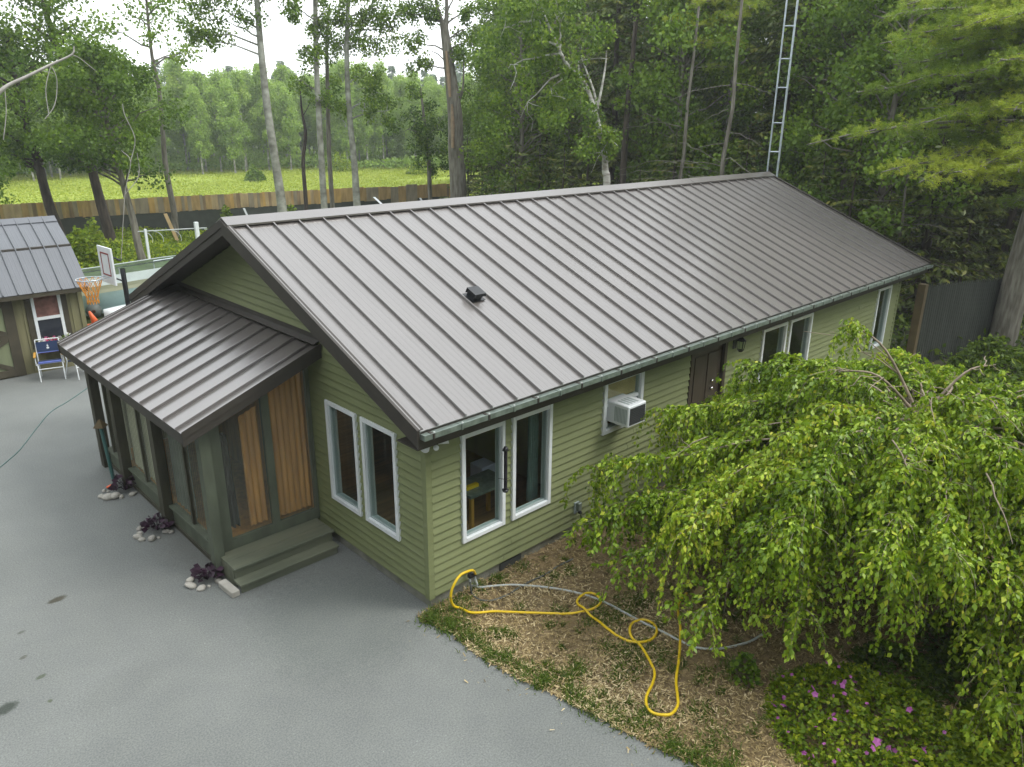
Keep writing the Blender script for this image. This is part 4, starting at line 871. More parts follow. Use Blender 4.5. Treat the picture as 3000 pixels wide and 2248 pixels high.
rl = [tuple(p0+ax*Lb*t+[0, 0, 1.53-p0[2]+.16*t*t]) for t in (.52, .6, .7, .8)]; tube('hand_rail', rl, .016, MT['galv'], bt, 6)
# small white dinghy bow
dg = thing('dinghy', 'small white upturned dinghy with pointed bow showing behind the porch roof', 'dinghy', (0, 0, 0))
a_ = np.array([1.65, 18.04, 0.45]); b_ = np.array([3.11, 17.99, 0.55]); ax2 = b_-a_; ax2[2] = 0; L2 = np.linalg.norm(ax2)*1.3; ax2 /= np.linalg.norm(ax2); pr2 = np.array([-ax2[1], ax2[0], 0])
V_ = []; ns2 = 14
for i in range(ns2+1):
    t = i/ns2; w = .62*(1-(1-min(1, t*1.9))**2)**.5 if t < .53 else .62
    for q in np.linspace(-1, 1, 9): V_.append(a_+ax2*L2*t+pr2*w*q+[0, 0, -.42+.40*(1-abs(q)**3)*(.75+.25*t)+.02])
F = [(i*9+j, i*9+j+1, i*9+j+10, i*9+j+9) for i in range(ns2) for j in range(8)]
link('hull', np_mesh('hull', np.array(V_), np.array(F), smooth=True), MT['white'], dg)
tubes('gunwale', [([tuple(V_[i*9]+[0, 0, .03]) for i in range(ns2+1)], .025), ([tuple(V_[i*9+8]+[0, 0, .03]) for i in range(ns2+1)], .025)], MT['boatteal'], dg, 6)
# little wheel and orange cone below the hoop
wl_ = thing('trailer_wheel', 'grey trailer wheel with brown hub standing below the basketball net', 'wheel', (1.45, 18.26, 0.3), R(-20))
bm = bmesh.new(); bmesh.ops.create_cone(bm, cap_ends=True, segments=24, radius1=.22, radius2=.22, depth=.12, matrix=Matrix.Rotation(R(90), 4, 'X')); bmesh.ops.bevel(bm, geom=[e for e in bm.edges if len(e.link_faces) == 2 and abs(e.calc_face_angle()) > 1], offset=.03, segments=2, affect='EDGES'); bm_obj('tyre', bm, MT['greypanel'], wl_, True)
bm = bmesh.new(); bmesh.ops.create_cone(bm, cap_ends=True, segments=16, radius1=.07, radius2=.05, depth=.22, matrix=Matrix.Rotation(R(90), 4, 'X')); bm_obj('hub', bm, MT['soil'], wl_)
cn = thing('traffic_cone', 'orange plastic cone tipped beside the shed corner', 'cone', (1.26, 17.59, 0.02))
bm = bmesh.new(); bmesh.ops.create_cone(bm, cap_ends=True, segments=16, radius1=.12, radius2=.03, depth=.46, matrix=Matrix.Translation((-.04, 0, .22)) @ Matrix.Rotation(R(-18), 4, 'Y')); bm_obj('body', bm, MT['cone'], cn, True)
bm = bmesh.new(); add_box(bm, -.2, .2, -.2, .2, 0, .03, .01); bm_obj('base', bm, MT['cone'], cn)

# white post-and-pipe frame and leaning boards in front of the back fence
A_ = Vector([4.77, 22.79, 1.89]); B_ = Vector([6.41, 22.2, 1.9])
gf = thing('pipe_frame', 'white posts joined by a thin pipe with drooping hoops by the dark fence', 'frame', (A_.x, A_.y, 0)); d_ = B_-A_; d_.z = 0; ln_ = d_.length; d_.normalize()
for k_, (q, h_, w_) in enumerate(((0.0, A_.z+.08, .04), (ln_, A_.z+.25, .065))):
    bm = bmesh.new(); c_ = d_*q; add_box(bm, c_.x-w_, c_.x+w_, c_.y-w_, c_.y+w_, 0, h_, .006); bm_obj('post', bm, MT['white'], gf)
tube('pipe', [tuple(d_*(-.25)+Vector((0, 0, A_.z))), tuple(d_*(ln_+.35)+Vector((0, 0, A_.z+.02)))], .020, MT['whitehose'], gf, 6)
for q in (-.1, ln_*.15, ln_*.50, ln_+.25):
    tube('hoop', [tuple(d_*(q+.30*math.sin(a))+Vector((0, 0, A_.z-.32+.30*math.cos(a)))) for a in np.linspace(0, 1.9, 10)], .012, MT['whitehose'], gf, 5)
def lean_board(nm, b0, b1, w, m, label):
    b0, b1 = Vector(b0), Vector(b1); s = Vector((w/2, -.0, 0)); bm = bmesh.new(); add_prism(bm, [b0-s, b0+s, b0+s+Vector((0, .035, 0)), b0-s+Vector((0, .035, 0))], b1-b0); bmesh.ops.recalc_face_normals(bm, faces=bm.faces); tag(bm_obj(nm, bm, MT[m]), label, 'board')
lean_board('leaning_board', [8.85, 30.7, -0.0], [8.51, 31.02, 1.48], .16, 'lumber', 'tan board leaning against the dark part of the back fence')
lean_board('leaning_board', [12.4, 30.5, 0.86], [12.41, 31.05, 1.45], .10, 'whitehose', 'short pale board leaning on the back fence near the roof peak')
lean_board('leaning_board', [18.27, 27.14, 1.42], [18.1, 27.86, 1.89], .14, 'white', 'white board leaning on the back fence just above the ridge')
lean_board('leaning_board', [19.92, 25.94, 1.52], [20.06, 26.46, 1.83], .10, 'whitehose', 'thin white board leaning at the right end of the back fence')

# ================================================================ FENCES
bf = thing('back_fence', 'long patchwork board fence with dark lower panels before the meadow', 'fence', (2.6, 34.45, 0), -math.atan(.165))
gf_ = np.random.default_rng(21)
def fy(x): return 0.0
x = -8.6; k_ = 0
while x < 23.6:
    base = int(gf_.choice(5, p=[.34, .26, .2, .1, .1])) if x > -1 else 0
    w = float(gf_.choice([.14, .14, .19, .28])) if x < 15.0 else float(gf_.choice([.28, .5, .75, .9, .14]))
    w = min(w, 23.65-x); m_ = FB[base]
    dz = gf_.normal(0, .012) if x < 15.0 else gf_.normal(0, .03)
    lo = 1.27+gf_.normal(0, .015)-(.7 if (x > 19.2 and x < 20.6) or x > 22.6 else 0)
    y = fy(x); bm = bmesh.new(); add_box(bm, x+.003, x+w-.003, y-.022+gf_.normal(0, .004), y, lo, 2.02+dz); bm_obj('board', bm, m_, bf); x += w
x = -8.6
while x < 23.5:
    y = fy(x); w = 1.22; bm = bmesh.new(); add_box(bm, x+.0005, x+w-.0005, y+.004, y+.02, -.05, 1.45); o = bm_obj('screen_panel', bm, MT['fencedark'], bf); x += w
for x in np.arange(-8.5, 23.6, 2.44): box('post', x-.05, x+.05, fy(x)+.03, fy(x)+.13, -.05, 1.98, MT['porchdark'], bf)
for z in (.3, 1.4): tube('rail', [(-8.6, .045, z), (23.5, fy(23.5)+.045, z)], .03, MT['porchdark'], bf, 4)
# grey picket fence right of the house
pf = thing('picket_fence', 'weathered grey tall picket fence beyond the far corner of the house', 'fence', (0, 0, 0))
q0, q1 = Vector([15.28, -0.38, 1.12]), Vector([19.02, -1.23, 0.62]); q0.z = q1.z = 0; dd = (q1-q0); nL = dd.length; dd.normalize(); q0 = q0-dd*.1
nn = Vector((-dd.y, dd.x, 0)); TZ0 = 2.13; TZ1 = 1.92
npk = int((nL+.9)/.098)
for i in range(npk):
    c_ = q0+dd*(i*.098); tz = TZ0+(TZ1-TZ0)*i/npk+gf_.normal(0, .012); w = .040
    pts = [c_-dd*w, c_+dd*w, c_+dd*w+Vector((0, 0, tz-.10)), c_+Vector((0, 0, tz)), c_-dd*w+Vector((0, 0, tz-.10))]
    prism('picket', [tuple(p) for p in pts], tuple(nn*.018), MT['fencegrey'], pf)
for z in (.45, 1.5): 
    a, b = q0+nn*.03, q0+dd*(nL+.8)+nn*.03; prism('rail', [(a.x, a.y, z), (b.x, b.y, z), (b.x, b.y, z+.09), (a.x, a.y, z+.09)], tuple(nn*.04), MT['fencegrey'], pf)
c_ = q0-dd*.12; box('post', c_.x-.09, c_.x+.09, c_.y-.09, c_.y+.09, 0, TZ0+.02, MT['fencetan'], pf)

# ================================================================ VEGETATION
def path_pts(g, a, b, n=7, wob=.08, sag=0.0):
    a, b = np.array(a, float), np.array(b, float); t = np.linspace(0, 1, n)[:, None]; L = np.linalg.norm(b-a)
    P = a+(b-a)*t+g.normal(0, wob*L/n, (n, 3))*np.sin(t*np.pi)**.5; P[:, 2] += (np.sin(t*np.pi)*sag*L)[:, 0]; P[0], P[-1] = a, b
    return P

# ---- the weeping tree
def weeping_tree():
    g = np.random.default_rng(4)
    base = np.array([4.6, -3.9, 0.0]); t = thing('weeping_tree', 'large weeping tree with cascading bright green leaves beside the house', 'tree', tuple(base))
    top = np.array([0.05, 0.05, 2.6])
    limbs = [(path_pts(g, (0, 0, 0), top, 8, .12), np.linspace(.13, .08, 8))]; twigs = []
    def rad(az): return 3.15+.95*math.exp(-((az-153)/12)**2)-.35*math.exp(-((az-120)/18)**2)-.20*math.exp(-((az-182)/18)**2)+.35*math.exp(-((az-245)/30)**2)+.12*math.sin(az*.11)
    def dome(r): return np.interp(r, [0, .8, 1.6, 2.4, 3.0, 3.6, 4.3], [3.12, 3.08, 2.86, 2.50, 2.12, 1.72, 1.25])
    boughs = []
    for (n, fr, dz) in ((6, .30, .12), (10, .52, .08), (15, .74, .04), (19, .98, 0), (20, .86, -.50), (14, .64, -.60), (12, .45, -.95), (9, .98, -.75), (9, 1.12, -.25)):
        for i in range(n): boughs.append(((360*(i+g.uniform(-.38, .38))/n+fr*97) if fr < 1.1 else 255+7*i, fr*g.uniform(.88, 1.08), dz+g.normal(0, .13)))
    for az_, fr_, dz_ in ((150, 1.03, -.05), (153, .86, .08), (158, .99, -.08), (163, .90, .10), (168, .96, .0), (148, 1.0, -.35), (156, .95, -.40), (146, .85, -.45)): boughs.append((az_, fr_, dz_))
    whips = []
    for (az, fr, dz) in boughs:
        a = R(az); Rm = rad(az % 360)*fr; m = 12; rr = np.linspace(0, Rm, m); bend = g.normal(0, .22)
        end = dome(Rm)+dz; st = min(2.55, end+.55); u = np.linspace(0, 1, m)
        zz = st+(end-.10-st)*u**1.6+.28*np.sin(u*math.pi)**1.0*(1 if fr > .4 else .6)
        zz = np.minimum(zz, dome(rr)+dz+.05)-.10
        pts = np.stack([rr*np.cos(a+bend*u), rr*np.sin(a+bend*u), zz], 1); pts[1:-1] += g.normal(0, .025, (m-2, 3)); pts = spline(pts, 3)
        limbs.append((pts, np.linspace(.016+.006*fr, .004, len(pts))))
        nw = int(48+38*fr); tone_b = g.normal(0, .09)
        for q in range(nw):
            f = 1-(g.random()**1.25)*(.62 if fr > .5 else .85); p = pts[min(len(pts)-1, int(f*(len(pts)-1)))]
            lat = a+bend+g.normal(0, 1.0); sp_ = g.uniform(.06, .46)*(.7+.5*f); L = g.uniform(.30, .95)*(.55+.6*f)*(1 if dz > -.3 else .9)
            k = 9; v = np.linspace(0, 1, k); h = 1-(1-v)**2.0
            x = p[0]+math.cos(lat)*sp_*h; y = p[1]+math.sin(lat)*sp_*h; z = p[2]+.10*np.sin(np.minimum(v*3.2, 2.6))-L*v**1.7
            A_ = az % 360; lo = np.interp(A_, [0, 100, 135, 165, 205, 235, 262, 300], [.2, .5, .8, .85, .75, .5, .30, .2])+.35*g.random()
            if z[-1] < lo: z = lo+(z-lo)*np.where(z < lo, .12, 1)
            whips.append((np.stack([x, y, z], 1), tone_b))
    for (az, rr_, hh) in ((118, .95, 3.62), (135, 1.1, 3.12), (330, .9, 3.15), (200, .9, 3.15)):
        a = R(az); e = np.array([math.cos(a)*rr_, math.sin(a)*rr_, hh]); pts = spline([top+[0, 0, -.1], top*.45+e*.55+[0, 0, .16], e], 5); limbs.append((pts, np.linspace(.022, .008, len(pts))))
        for _ in range(3):
            b_ = e+g.normal(0, .3, 3)*[1, 1, .2]+[0, 0, -.12]; twigs.append((path_pts(g, pts[g.integers(3, 9)], b_, 6, .2, .1), np.linspace(.008, .003, 6)))
        for q in range(16 if hh > 3.5 else 5):
            p = e+g.normal(0, .08, 3); L = g.uniform(.2, .5); lat = g.random()*6.28; u = np.linspace(0, 1, 8)
            whips.append((np.stack([p[0]+math.cos(lat)*.16*u**.5, p[1]+math.sin(lat)*.16*u**.5, p[2]+.03*np.sin(u*3)-L*u**1.5], 1), .05))
    # a few bare grey twigs lying on the crown
    for _ in range(11):
        az = g.uniform(120, 300); r_ = g.uniform(.7, 2.7); a = R(az); p = np.array([r_*math.cos(a), r_*math.sin(a), dome(r_)+.02]); e = p+np.array([math.cos(a+g.normal(0, .6)), math.sin(a+g.normal(0, .6)), 0])*g.uniform(.3, .7); e[2] = dome(np.hypot(e[0], e[1]))-.03
        twigs.append((path_pts(g, p, e, 6, .12, .05), np.linspace(.009, .003, 6))); 
        for _ in range(2): twigs.append((path_pts(g, (p+e)/2, (p+e)/2+g.normal(0, .18, 3)*[1, 1, .4], 5, .2), np.linspace(.005, .002, 5)))
    whips = [(w, tb_) for w, tb_ in whips if (w[:, 1]+base[1]).max() < -.10]
    tubes('branches', limbs+twigs, MT['twig'], t, 5)
    tubes('hanging_twigs', [(w, np.linspace(.0035, .0012, len(w))) for w, _ in whips[::2]], MT['twig'], t, 3)
    P, D, SZ, TN = [], [], [], []
    for w, tb_ in whips:
        seg = np.linalg.norm(np.diff(w, axis=0), axis=1).sum(); n = max(4, int(seg/.0185)); u = np.sort(g.random(n))*(len(w)-1); i = np.minimum(u.astype(int), len(w)-2); fr = (u-i)[:, None]
        p = w[i]*(1-fr)+w[i+1]*fr; tdir = unit(w[i+1]-w[i]); sdv = unit(g.normal(size=(n, 3))*[1, 1, .3])
        P.append(p+g.normal(0, .016, (n, 3))); D.append(tdir*.55+sdv*.6+np.array([0, 0, -.38])); TN.append(np.clip(g.normal(.50+tb_, .19, n), 0, .95)); SZ.append(g.uniform(.034, .082, n))
    P, D, SZ, TN = map(np.concatenate, (P, D, SZ, TN)); TN[g.random(len(TN)) < .0015] = 1.0
    print('weeping leaves', len(P))
    V_, F_ = leaf_arrays(P, D, SZ, width=.60, fold=.10, g=g); V_[:, 2] = np.maximum(V_[:, 2], .03)
    link('foliage', np_mesh('weeping_foliage', V_, F_, TN), MT['leaf_weep'], t)
weeping_tree()

# ---- flowering bush and its neighbours in the lower right corner
def mound(name, label, cat, x, y, rx, ry, h, n, size, m, seed, tone=(.5, .2), group=None, stems=True, lump=3.0):
    g = np.random.default_rng(seed); t = thing(name, label, cat, (x, y, 0), group=group)
    a = g.random(n)*6.283; r = np.sqrt(g.random(n)); px_, py_ = r*np.cos(a)*rx, r*np.sin(a)*ry
    hh = h*(1-r**2.5)*(.72+.28*np.sin(px_*lump*2+seed)*np.cos(py_*lump*1.7)); z = hh*(.35+.65*g.random(n)**.4)+.02
    P = np.stack([px_, py_, z], 1); D = unit(g.normal(size=(n, 3)))*[1, 1, .5]+np.stack([px_/rx, py_/ry, np.full(n, .25)], 1)*.6
    V_, F_ = leaf_arrays(P, D, g.uniform(.6, 1.2, n)*size, width=.75, fold=.10, g=g); V_[:, 2] = np.maximum(V_[:, 2], .01)
    link('foliage', np_mesh('foliage', V_, F_, g.normal(*tone, n)), MT[m], t)
    if stems:
        k = 60; i = g.integers(0, n, k); tubes('stems', [([(P[j, 0]*.4, P[j, 1]*.4, 0), tuple(P[j]*[.8, .8, .6]), tuple(P[j])], [.006, .004, .003]) for j in i], MT['twig'], t, 3)
    return t, P
fbush, FP = mound('flowering_bush', 'low geranium-like bush dotted with magenta flowers at the bottom right', 'bush', 1.95, -4.75, .95, 1.05, .58, 9500, .058, 'leaf_bush', 31, (.45, .28), lump=6.5)
gfl = np.random.default_rng(6); fm = None
def flower_mesh():
    V_, F_ = [], []
    for k in range(5):
        a = 6.283*k/5; c, s = math.cos(a), math.sin(a); pts = [(0, 0), (.012, -.009), (.022, 0), (.012, .009)]
        o_ = len(V_); V_ += [(u*c-v*s, u*s+v*c, .004 if u == .012 else .001*(k % 2)) for u, v in pts]; F_.append((o_, o_+1, o_+2, o_+3))
    me = np_mesh('flower', np.array(V_), np.array(F_), np.linspace(.1, .9, 5)); me.materials.append(MT['petal']); return me
fm = flower_mesh()
cand = FP[(FP[:, 2] > .22)]
for k in range(64):
    x, y = gfl.normal(-.38, .40), gfl.normal(.15, .50); d_ = (FP[:, 0]-x)**2+(FP[:, 1]-y)**2; near = FP[np.argsort(d_)[:60]]; p = near[np.argmax(near[:, 2])]
    pass
    o = link('flower', fm, None, fbush); s_ = gfl.choice([1.0, 1.3, 1.7, 2.1], p=[.4, .3, .2, .1]); o.location = (p[0], p[1], p[2]+.06); o.scale = (s_, s_, s_); o.rotation_euler = (gfl.normal(-.1, .5), gfl.normal(-.5, .4), gfl.random()*6)
mound('leafy_bush', 'yellow-green leafy bush filling the bottom right corner', 'bush', 2.75, -5.85, .8, .6, .55, 3600, .070, 'leaf_bush', 32, (.55, .2))
mound('leafy_bush', 'low yellow-green clump at the bottom edge right of the magenta flowers', 'bush', 1.72, -5.8, .7, .45, .36, 3200, .055, 'leaf_bush', 33, (.55, .2))
mound('leafy_plant', 'small dark green leafy plant standing alone in the mulch by the flowering bush', 'plant', 1.72, -3.45, .13, .16, .42, 260, .07, 'leaf_mid', 34, (.5, .2))
for i, (x, y, r_) in enumerate(((3.1, -4.6, .5), (3.6, -5.3, .6), (4.2, -5.0, .6), (5.4, -4.8, .7), (6.6, -3.4, .6))):
    mound('undergrowth_plant', ['dark low plant behind the flowering bush', 'dark low plant between flowering bush and right edge', 'dark low plant at the right edge under the weeping tree', 'dark low plant near the weeping tree trunk', 'dark low plant on the far side of the weeping tree'][i], 'plant', x, y, r_, r_, .35, 1800, .07, 'leaf_dark', 40+i, (.4, .2), group='undergrowth plants under the weeping tree', stems=False)

# ---- generic trees: trunk with limbs, and a crown of leaf clumps
def decid(name, label, base, h, c0, cr, ncl, lpc, ls, lm, bm_, tr, seed, lean=(0, 0), group=None, clr=.62, shape=1.0, flat=.8, tone=(.5, .2), extra=None, sides=7):
    g = np.random.default_rng(seed); t = thing(name, label, 'tree', base, group=group)
    top = np.array([lean[0], lean[1], h]); tk = path_pts(g, (0, 0, 0), top, 10, .05); rad_ = np.linspace(tr, tr*.22, 10); paths = [(spline(tk, 3), np.interp(np.linspace(0, 9, 28), np.arange(10), rad_))]
    cs, rs = [], []
    for i in range(ncl):
        f = c0+(1-c0)*((i+g.random())/ncl); z = h*f; prof = math.sin(min(1, (f-c0)/(1-c0)*.85+.18)*math.pi)**.6*shape
        az = g.random()*6.283; r = cr*prof*g.uniform(.25, 1.0); k = f*9; k0 = min(8, int(k)); s = tk[k0]*(1-(k-k0))+tk[k0+1]*(k-k0)
        st = s.copy(); st[2] -= r*.35; c = s+[math.cos(az)*r, math.sin(az)*r, r*.15+g.normal(0, .2)]
        if st[2] < h*c0*.8: st[2] = h*c0*.8
        cs.append(c); rs.append(clr*g.uniform(.7, 1.35)*cr/2.6)
        if g.random() < .8:
            kk = min(8, int(st[2]/h*9)); st[:2] = tk[kk][:2]*(1-(st[2]/h*9-kk))+tk[kk+1][:2]*(st[2]/h*9-kk); paths.append((path_pts(g, st, c, 6, .15, .05), np.linspace(max(.02, tr*.28), .010, 6)))
    if extra:
        for p, r_ in extra: cs.append(np.array(p, float)); rs.append(r_)
    cs, rs = np.array(cs), np.array(rs); n = len(cs)*lpc; ci = g.integers(0, len(cs), n); d = g.normal(size=(n, 3)); d = unit(d)*(g.random(n)**.45)[:, None]
    P = cs[ci]+d*rs[ci][:, None]*[1.15, 1.15, flat]; D = unit(g.normal(size=(n, 3)))+d*.5+[0, 0, -.15]
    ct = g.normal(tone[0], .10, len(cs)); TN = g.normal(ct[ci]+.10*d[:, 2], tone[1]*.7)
    V_, F_ = tube_arrays(paths, sides); link('trunk', np_mesh('trunk', V_, F_, smooth=True), MT[bm_], t)
    V_, F_ = leaf_arrays(P, D, ls*g.uniform(.7, 1.25, n), width=.8, fold=.12, g=g); link('crown', np_mesh('crown', V_, F_, TN), MT[lm], t)
    return t

# left group
def B(x, y): return (x, y, -.06)
decid('broadleaf_tree', 'leaning dark-trunked tree at the left edge behind the shed', B(4.26, 32.28), 9.2, .42, 2.9, 46, 190, .15, 'leaf_mid', 'bark_dark', .26, 51, (-.7, .3), tone=(.42, .2))
decid('broadleaf_tree', 'tallest dark-trunked tree of the left group, dead limb beside it', B(5.82, 30.32), 12.5, .34, 2.7, 44, 190, .15, 'leaf_mid', 'bark_dark', .25, 52, (-1.2, .4), tone=(.42, .2))
decid('broadleaf_tree', 'dense round-crowned tree right in the left group before the fence', B(5.7, 26.35), 8.3, .46, 2.7, 58, 260, .13, 'leaf_mid', 'bark_grey', .17, 53, (-.75, .3), tone=(.36, .2))
decid('broadleaf_tree', 'loose-crowned tree behind the left group spreading into the sky', B(9.0, 31.5), 12.5, .62, 2.8, 15, 150, .15, 'leaf_mid', 'bark_grey', .16, 54, (.3, .2), tone=(.5, .2))
decid('broadleaf_tree', 'low leafy tree at the far left edge of the frame', B(2.5, 38.8), 7.0, .2, 2.6, 34, 170, .16, 'leaf_mid', 'bark_dark', .18, 55, tone=(.45, .2))
# dead limb
dl = thing('dead_tree', 'pale bare dead limb arching in from the left edge', 'tree', B(0.27, 25.95)); ob = np.array([0.27, 25.95, -.06])
DL = [np.array(p)-ob for p in [[0.61, 25.89, 5.07], [1.34, 25.76, 6.2], [1.83, 25.66, 6.73], [2.56, 25.49, 7.12], [3.3, 25.31, 7.52], [3.97, 25.13, 7.87], [4.08, 25.1, 8.15]]]
tubes('dead_limbs', [(np.vstack([[0, 0, 0], spline(DL, 4)]), np.linspace(.09, .02, 26)[:1+len(spline(DL, 4))])]+[(spline([DL[i]]+[DL[i]+np.array(o_) for o_ in off], 4), .014) for i, off in ((2, [(-.1, 0, -.8), (-.35, 0, -1.7)]), (4, [(-.3, 0, -.8), (-.35, 0, -1.6)]), (4, [(.1, 0, -.5), (-.1, 0, -1.3), (-.5, 0, -1.8)]), (5, [(.3, .2, -.1), (.8, .3, -.5)]), (3, [(.4, .1, .2), (.9, .1, .1)]))], MT['deadwood'], dl, 6)
d2 = thing('dead_tree', 'thin bare grey snag with curling twigs before the round-crowned tree', 'tree', B(3.6, 22.11)); ob = np.array([3.6, 22.11, -.06])
tubes('dead_limbs', [(spline([np.array(p)-ob for p in L_], 4), .013) for L_ in ([[3.6, 22.11, 1.1], [4.02, 21.99, 3.3], [4.33, 21.89, 4.37], [4.11, 21.96, 4.75]], [[4.33, 21.89, 4.37], [4.56, 21.81, 5.12], [4.37, 21.87, 5.86], [4.35, 21.88, 6.23]], [[4.02, 21.99, 3.3], [4.51, 21.83, 3.91], [4.56, 21.81, 4.67]])], MT['deadwood'], d2, 5)

def trunk_tree(name, label, pts, radii, bm_, clumps, lm='leaf_mid', ls=.13, lpc=260, seed=1, limbs=(), tone=(.45, .2)):
    """a tree given by its trunk line, limbs and leaf clumps at world positions"""
    g = np.random.default_rng(seed); b0 = np.array([pts[0][0], pts[0][1], -.06]); t = thing(name, label, 'tree', tuple(b0))
    P_ = [np.array(p)-b0 for p in pts]; P_[0][2] = 0; sp = spline(P_, 6); paths = [(sp, np.interp(np.linspace(0, 1, len(sp)), np.linspace(0, 1, len(radii)), radii))]
    for lp, r_ in limbs: q = spline([np.array(p)-b0 for p in lp], 4); paths.append((q, np.linspace(r_, r_*.35, len(q))))
    cs, rs = [], []
    for c, r_ in clumps:
        c = np.array(c)-b0; m = max(4, int((r_/.38)**2)); 
        for _ in range(m): cs.append(c+g.normal(0, r_*.55, 3)*[1, 1, .75]); rs.append(g.uniform(.28, .55))
        near = sp[np.argmin(np.linalg.norm(sp-(c-[0, 0, r_*.6]), axis=1))]; paths.append((path_pts(g, near, c, 6, .15, .06), np.linspace(.045, .012, 6)))
        for _ in range(3): paths.append((path_pts(g, c, c+g.normal(0, r_*.6, 3), 4, .2), np.linspace(.014, .006, 4)))
    V_, F_ = tube_arrays(paths, 8); link('trunk', np_mesh('trunk', V_, F_, smooth=True), MT[bm_], t)
    if cs:
        cs, rs = np.array(cs), np.array(rs); n = int(len(cs)*lpc*.42); ci = g.integers(0, len(cs), n); d = unit(g.normal(size=(n, 3)))*(g.random(n)**.5)[:, None]
        P = cs[ci]+d*rs[ci][:, None]; ct = g.normal(tone[0], .1, len(cs)); V_, F_ = leaf_arrays(P, g.normal(size=(n, 3))+[0, 0, -.3], ls*g.uniform(.7, 1.2, n), width=.8, fold=.12, g=g)
        link('crown', np_mesh('crown', V_, F_, g.normal(ct[ci], tone[1])), MT[lm], t)
    return t
def low(p): return (p[0], p[1], -.06)
trunk_tree('aspen_tree', 'pale slender aspen trunk leaning left, nearest to the roof peak', [low([12.02, 26.23, 1.48]), [12.0, 26.24, 2.1], [11.91, 26.29, 3.93], [11.79, 26.35, 6.27], [11.76, 26.37, 8.68], [11.78, 26.36, 10.46], [11.8, 26.34, 12.0]], [.24, .22, .19, .17, .14, .12, .09], 'bark_aspen',
           [([9.86, 27.26, 10.09], 1.1), ([10.46, 26.99, 9.6], 1.0), ([9.26, 27.52, 9.11], .8), ([11.33, 26.58, 10.08], .8), ([9.96, 27.22, 8.79], .8), ([12.56, 25.94, 11.02], 1.2), ([10.97, 26.75, 11.44], 1.5)], seed=61)
trunk_tree('aspen_tree', 'aspen with leafy top, left of the close pair of slim trunks', [low([14.15, 26.2, 1.31]), [14.16, 26.2, 1.96], [14.19, 26.18, 4.89], [14.24, 26.15, 7.86], [14.37, 26.07, 10.68], [14.46, 26.02, 12.3]], [.17, .16, .14, .12, .10, .07], 'bark_aspen',
           [([13.65, 26.49, 10.28], .9), ([14.63, 25.92, 9.58], 1.0), ([13.79, 26.41, 8.61], .7), ([13.61, 26.51, 7.37], .55), ([15.01, 25.68, 10.34], .9), ([14.08, 26.24, 11.57], 1.5), ([14.44, 26.03, 6.6], .6)], seed=62)
trunk_tree('aspen_tree', 'thinnest grey trunk of the close pair behind the roof', [low([15.51, 27.72, 1.06]), [15.51, 27.72, 1.74], [15.52, 27.71, 4.19], [15.63, 27.65, 6.95], [15.73, 27.59, 9.18], [15.93, 27.47, 10.76]], [.13, .12, .11, .10, .08, .05], 'bark_grey',
           [([15.77, 27.56, 7.16], .7), ([15.66, 27.63, 8.38], .7), ([16.11, 27.36, 9.79], .9)], seed=63)
trunk_tree('aspen_tree', 'grey aspen with low hanging leaf clump on its right side', [low([15.74, 25.82, 1.22]), [15.73, 25.82, 1.89], [15.72, 25.83, 3.83], [15.64, 25.88, 6.11], [15.67, 25.86, 8.5], [15.84, 25.75, 10.79], [15.89, 25.72, 12.26]], [.19, .18, .15, .13, .11, .09, .06], 'bark_aspen',
           [([16.75, 25.15, 6.94], 1.1), ([16.35, 25.42, 7.73], .8), ([16.11, 25.58, 10.05], 1.2), ([16.68, 25.2, 9.3], 1.0), ([15.46, 25.99, 9.07], .8), ([17.15, 24.87, 10.46], 1.1), ([17.46, 24.65, 9.71], .7), ([15.49, 25.97, 6.42], .6), ([16.36, 25.42, 11.55], 1.6), ([17.07, 24.93, 6.13], .6)], seed=64)
trunk_tree('snag_tree', 'thin crooked brown snag without leaves between the aspens', [low([13.86, 27.52, 1.21]), [13.92, 27.48, 2.09], [13.94, 27.47, 3.81], [14.12, 27.37, 5.07], [14.05, 27.41, 6.1], [14.05, 27.41, 7.1]], [.10, .10, .09, .08, .05, .02], 'bark_dark', [], seed=65, limbs=[([[14.09, 27.39, 5.89], [14.36, 27.24, 6.4], [14.47, 27.17, 6.91]], .02)])
trunk_tree('broken_tree', 'thick storm-split trunk with bare tan wood and sparse top', [low([19.41, 22.51, 1.91]), [19.39, 22.53, 2.79], [19.32, 22.58, 4.29], [19.31, 22.59, 5.95], [19.2, 22.69, 7.37], [19.06, 22.8, 8.94], [18.96, 22.88, 9.89]], [.42, .40, .37, .35, .28, .22, .17], 'bark_grey',
           [([18.11, 23.55, 10.44], .7), ([18.6, 23.17, 10.64], .8), ([19.79, 22.19, 9.72], .9), ([19.46, 22.47, 8.75], .6), ([19.95, 22.04, 10.48], .9), ([20.1, 21.91, 9.24], .6), ([17.99, 23.64, 9.01], .6), ([17.52, 23.99, 10.24], .7), ([19.69, 22.28, 7.07], .7), ([19.65, 22.31, 11.59], 1.0), ([18.05, 23.6, 11.37], .9), ([18.21, 23.47, 8.14], .45)], seed=66,
           limbs=[([[18.99, 22.86, 9.7], [18.76, 23.04, 10.46], [18.67, 23.11, 11.57]], .12), ([[19.01, 22.84, 9.32], [19.08, 22.78, 10.46], [19.05, 22.81, 11.58]], .13), ([[19.43, 22.49, 6.56], [19.6, 22.34, 7.17], [19.65, 22.3, 8.56]], .08), ([[19.2, 22.68, 7.96], [18.8, 23.01, 8.54], [18.48, 23.26, 8.73]], .04)])
